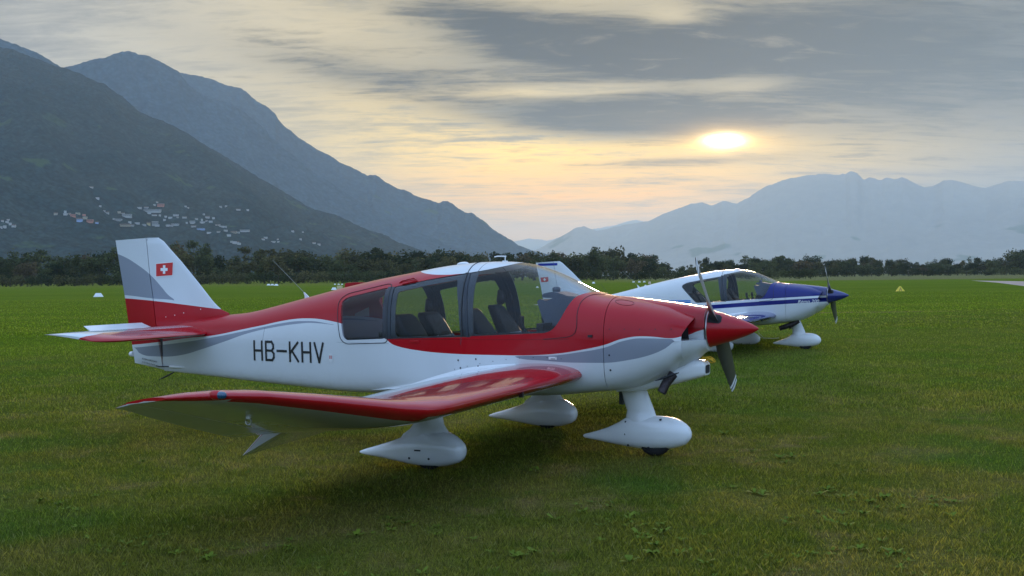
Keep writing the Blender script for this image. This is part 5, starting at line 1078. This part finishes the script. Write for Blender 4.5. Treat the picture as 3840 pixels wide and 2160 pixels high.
MK = [(369, 1113, 34, 13, 'white hip-shaped marker on the grass left of the red tail fin'), (1007, 1070, 14, 5, 'white marker, leftmost of three in a row left of the whip antenna'), (1021, 1070, 14, 5, 'white marker, middle of three in a row left of the whip antenna'), (1036, 1071, 16, 6, 'white marker, rightmost of three in a row by the whip antenna'),
      (1252.6, 1087, 21, 9, 'white marker touching the cream box behind the red fuselage'), (1256, 1067.5, 8, 3.5, 'tiny white marker, leftmost of three above the cream box'), (1270, 1067.5, 8, 3.5, 'tiny white marker, middle of three above the cream box'), (1283, 1067.5, 8, 3.5, 'tiny white marker beside the red cart roof'),
      (1652, 1083, 14, 6, 'white marker seen through the rear cabin pane'), (1899, 1073, 12, 5, 'white marker seen through the front canopy, beside the dark pillar'), (2015, 1079, 10, 5, 'white marker seen through the canopy beside the second tail fin'),
      (2226, 1063, 12, 6, 'white marker right of the second tail fin'), (2376, 1059, 10, 5, 'white marker right of the thin tilted antenna, leftmost of three'), (2397.5, 1059, 10, 5, 'white marker right of the tilted antenna, middle of three'), (2416, 1058.5, 10, 5, 'white marker right of the tilted antenna, rightmost of three')]
for a in MK: marker(*a)
o = marker(2436, 1064, 12, 8, 'pale pinkish box marker just above the white rear fuselage', mat('faded_pink_plastic', (.62, .45, .38), .6))
o = marker(2421, 1073, 10, 5, 'white marker half hidden by the white rear fuselage', wmk)
# yellow letter A marker: four-sided tent
q = on_ground(3376, 1092); k = q.length / FPX
ym = thing('letter_marker', q, -math.atan2(q.x, q.y), 'yellow tent-shaped marker with a black letter A on the grass', 'marker'); W_, Hh = 31 * k, 18 * k
MB().loft([[(-W_ / 2, -.3, 0), (W_ / 2, -.3, 0), (W_ / 2, .3, 0), (-W_ / 2, .3, 0)], [(-W_ * .06, -.05, Hh), (W_ * .06, -.05, Hh), (W_ * .06, .05, Hh), (-W_ * .06, .05, Hh)]]).build('tent_panel', ymk, ym)
mb = MB(); yf = lambda z: -.3 + .25 * z / Hh - .006
for a, c in (((-.065, .02), (0, .72)), ((.065, .02), (0, .72)), ((-.035, .26), (.035, .26))):
    P0 = Vector((a[0] * 1.7 + .02, a[1] * Hh)); P1 = Vector((c[0] * 1.7 + .02, c[1] * Hh)); n_ = Vector((-(P1 - P0).y, (P1 - P0).x)).normalized() * .018
    mb.add([(p.x, yf(p.y), p.y) for p in (P0 - n_, P1 - n_, P1 + n_, P0 + n_)], [(0, 1, 2, 3)])
mb.build('letter', M['mark'], ym, fix=False)
# red cart with a rounded tank and a cream box, standing beyond the red airplane
d = ray(1342, 1066); D = 27.0; az = math.atan2(d.x, d.y); cx_, cy_ = math.sin(az) * D, math.cos(az) * D; ztop = CAMH + (ray(1342, 1058.5).z) * D
ct = thing('fuel_cart', (cx_, cy_, 0), -az, 'low red cart with rounded tank top behind the red airplane fuselage', 'cart'); kx = D / FPX
pts = [(-48, ztop - .13), (-47, ztop - .03), (-42, ztop - .012), (-10, ztop), (20, ztop - .002), (60, ztop - .03), (90, ztop - .12), (90, ztop - .5), (-48, ztop - .5)]
MB().prism(round_poly([(a * kx, z) for a, z in pts], .02, 3), -.3, .3).build('tank', M['red'], ct, 40)
MB().box((-.40, -.26, .30), (.66, .26, ztop - .52)).build('chassis', M['black'], ct)
for a in (-.22, .45):
    for s_ in (-.30, .30): MB().loft([[(a + .2 * math.cos(t), s_ + w_, .2 + .2 * math.sin(t)) for t in [2 * pi * i / 18 for i in range(18)]] for w_ in (-.04, .04)]).build('wheel', M['rubber'], ct, 40)
MB().box((-.60, -.05, .30), (-.40, .05, .36)).build('drawbar', M['red'], ct)
d = ray(1274, 1080); D2_ = 26.5; az = math.atan2(d.x, d.y); zb0 = CAMH + ray(1274, 1071.5).z * D2_
bx = thing('cream_box', (math.sin(az) * D2_, math.cos(az) * D2_, 0), -az, 'cream yellow box on a post left of the red cart', 'box'); kx = D2_ / FPX
me_ = MB().box((-10.5 * kx, -.07, zb0 - 17 * kx), (10.5 * kx, .07, zb0)).build('box_body', mat('cream_plastic', (.66, .55, .30), .6), bx); bevel(me_.data, .008)
MB().tube([(0, 0, 0), (0, 0, zb0 - 17 * kx)], .02, 8).build('post', M['metal'], bx)
d = ray(1236, 1096); D3_ = 26; az = math.atan2(d.x, d.y); zb0 = CAMH + ray(1236, 1095).z * D3_
bb = thing('red_barrier', (math.sin(az) * D3_, math.cos(az) * D3_, 0), -az, 'low red barrier bar peeking over the fuselage left of the cream box', 'barrier'); kx = D3_ / FPX
MB().box((-9 * kx, -.03, zb0 - .06), (40 * kx, .03, zb0)).build('bar', M['red'], bb)
for a in (-6, 36): MB().box((a * kx - .015, -.02, 0), (a * kx + .015, .02, zb0 - .06)).build('post', M['metal'], bb)
# ropes
def to_world(th_, loc, p): c, s_ = math.cos(pi - th_), math.sin(pi - th_); return Vector((loc.x + p[0] * c - p[1] * s_, loc.y + p[0] * s_ + p[1] * c, p[2]))
mb = MB()
for k in range(3):
    pts = [(.46 - .055 * math.sin(a) * (1 + .2 * k), -.02 + .03 * math.cos(a) + .01 * k, .862 + .022 * math.sin(2 * a + k) + .006 * k) for a in [pi * 1.6 * i / 14 - .4 for i in range(15)]]
    mb.tube([to_world(TH, root_loc, (p[0] - .0, p[1], p[2] + .0)) for p in pts], .0045, 6)
tag(mb.build('tie_rope', M['yellow'], None, 60), 'yellow looped rope lying on the intake scoop under the red spinner', 'rope')
mb = MB(); q = on_ground(2880, 1272)
mb.tube([(q.x - .30, q.y, .48), (q.x - .28, q.y, .30), (q.x - .22, q.y, .14), (q.x - .1, q.y, .03), (q.x + .1, q.y, .015), (q.x + .28, q.y, .03)], .008, 6)
mb.tube([(q.x - .36, q.y, .5), (q.x - .42, q.y, .25), (q.x - .34, q.y, .08), (q.x - .1, q.y, .02)], .006, 6)
tag(mb.build('tie_down_cord', mat('pale_cord', (.55, .58, .40), .7), None, 60), 'pale cord hanging to the grass below the white airplane wing', 'cord')

# ------------------------------------------------------------------ valley haze
HZ = 7.6e-5
hz = MB().box((-21000, -21000, -8), (21000, 21000, 905)).build('haze', [], None); tag(hz, kind='stuff')
m = bpy.data.materials.new('valley_haze'); m.use_nodes = True; nt = m.node_tree; nt.nodes.clear(); b = NB(nt)
o_ = b.new('ShaderNodeOutputMaterial'); pv_ = b.new('ShaderNodeVolumePrincipled'); pv_.inputs['Color'].default_value = (.60, .82, 1.0, 1); pv_.inputs['Density'].default_value = HZ; pv_.inputs['Anisotropy'].default_value = .3
b.l.new(pv_.outputs[0], o_.inputs['Volume']); hz.data.materials.append(m)
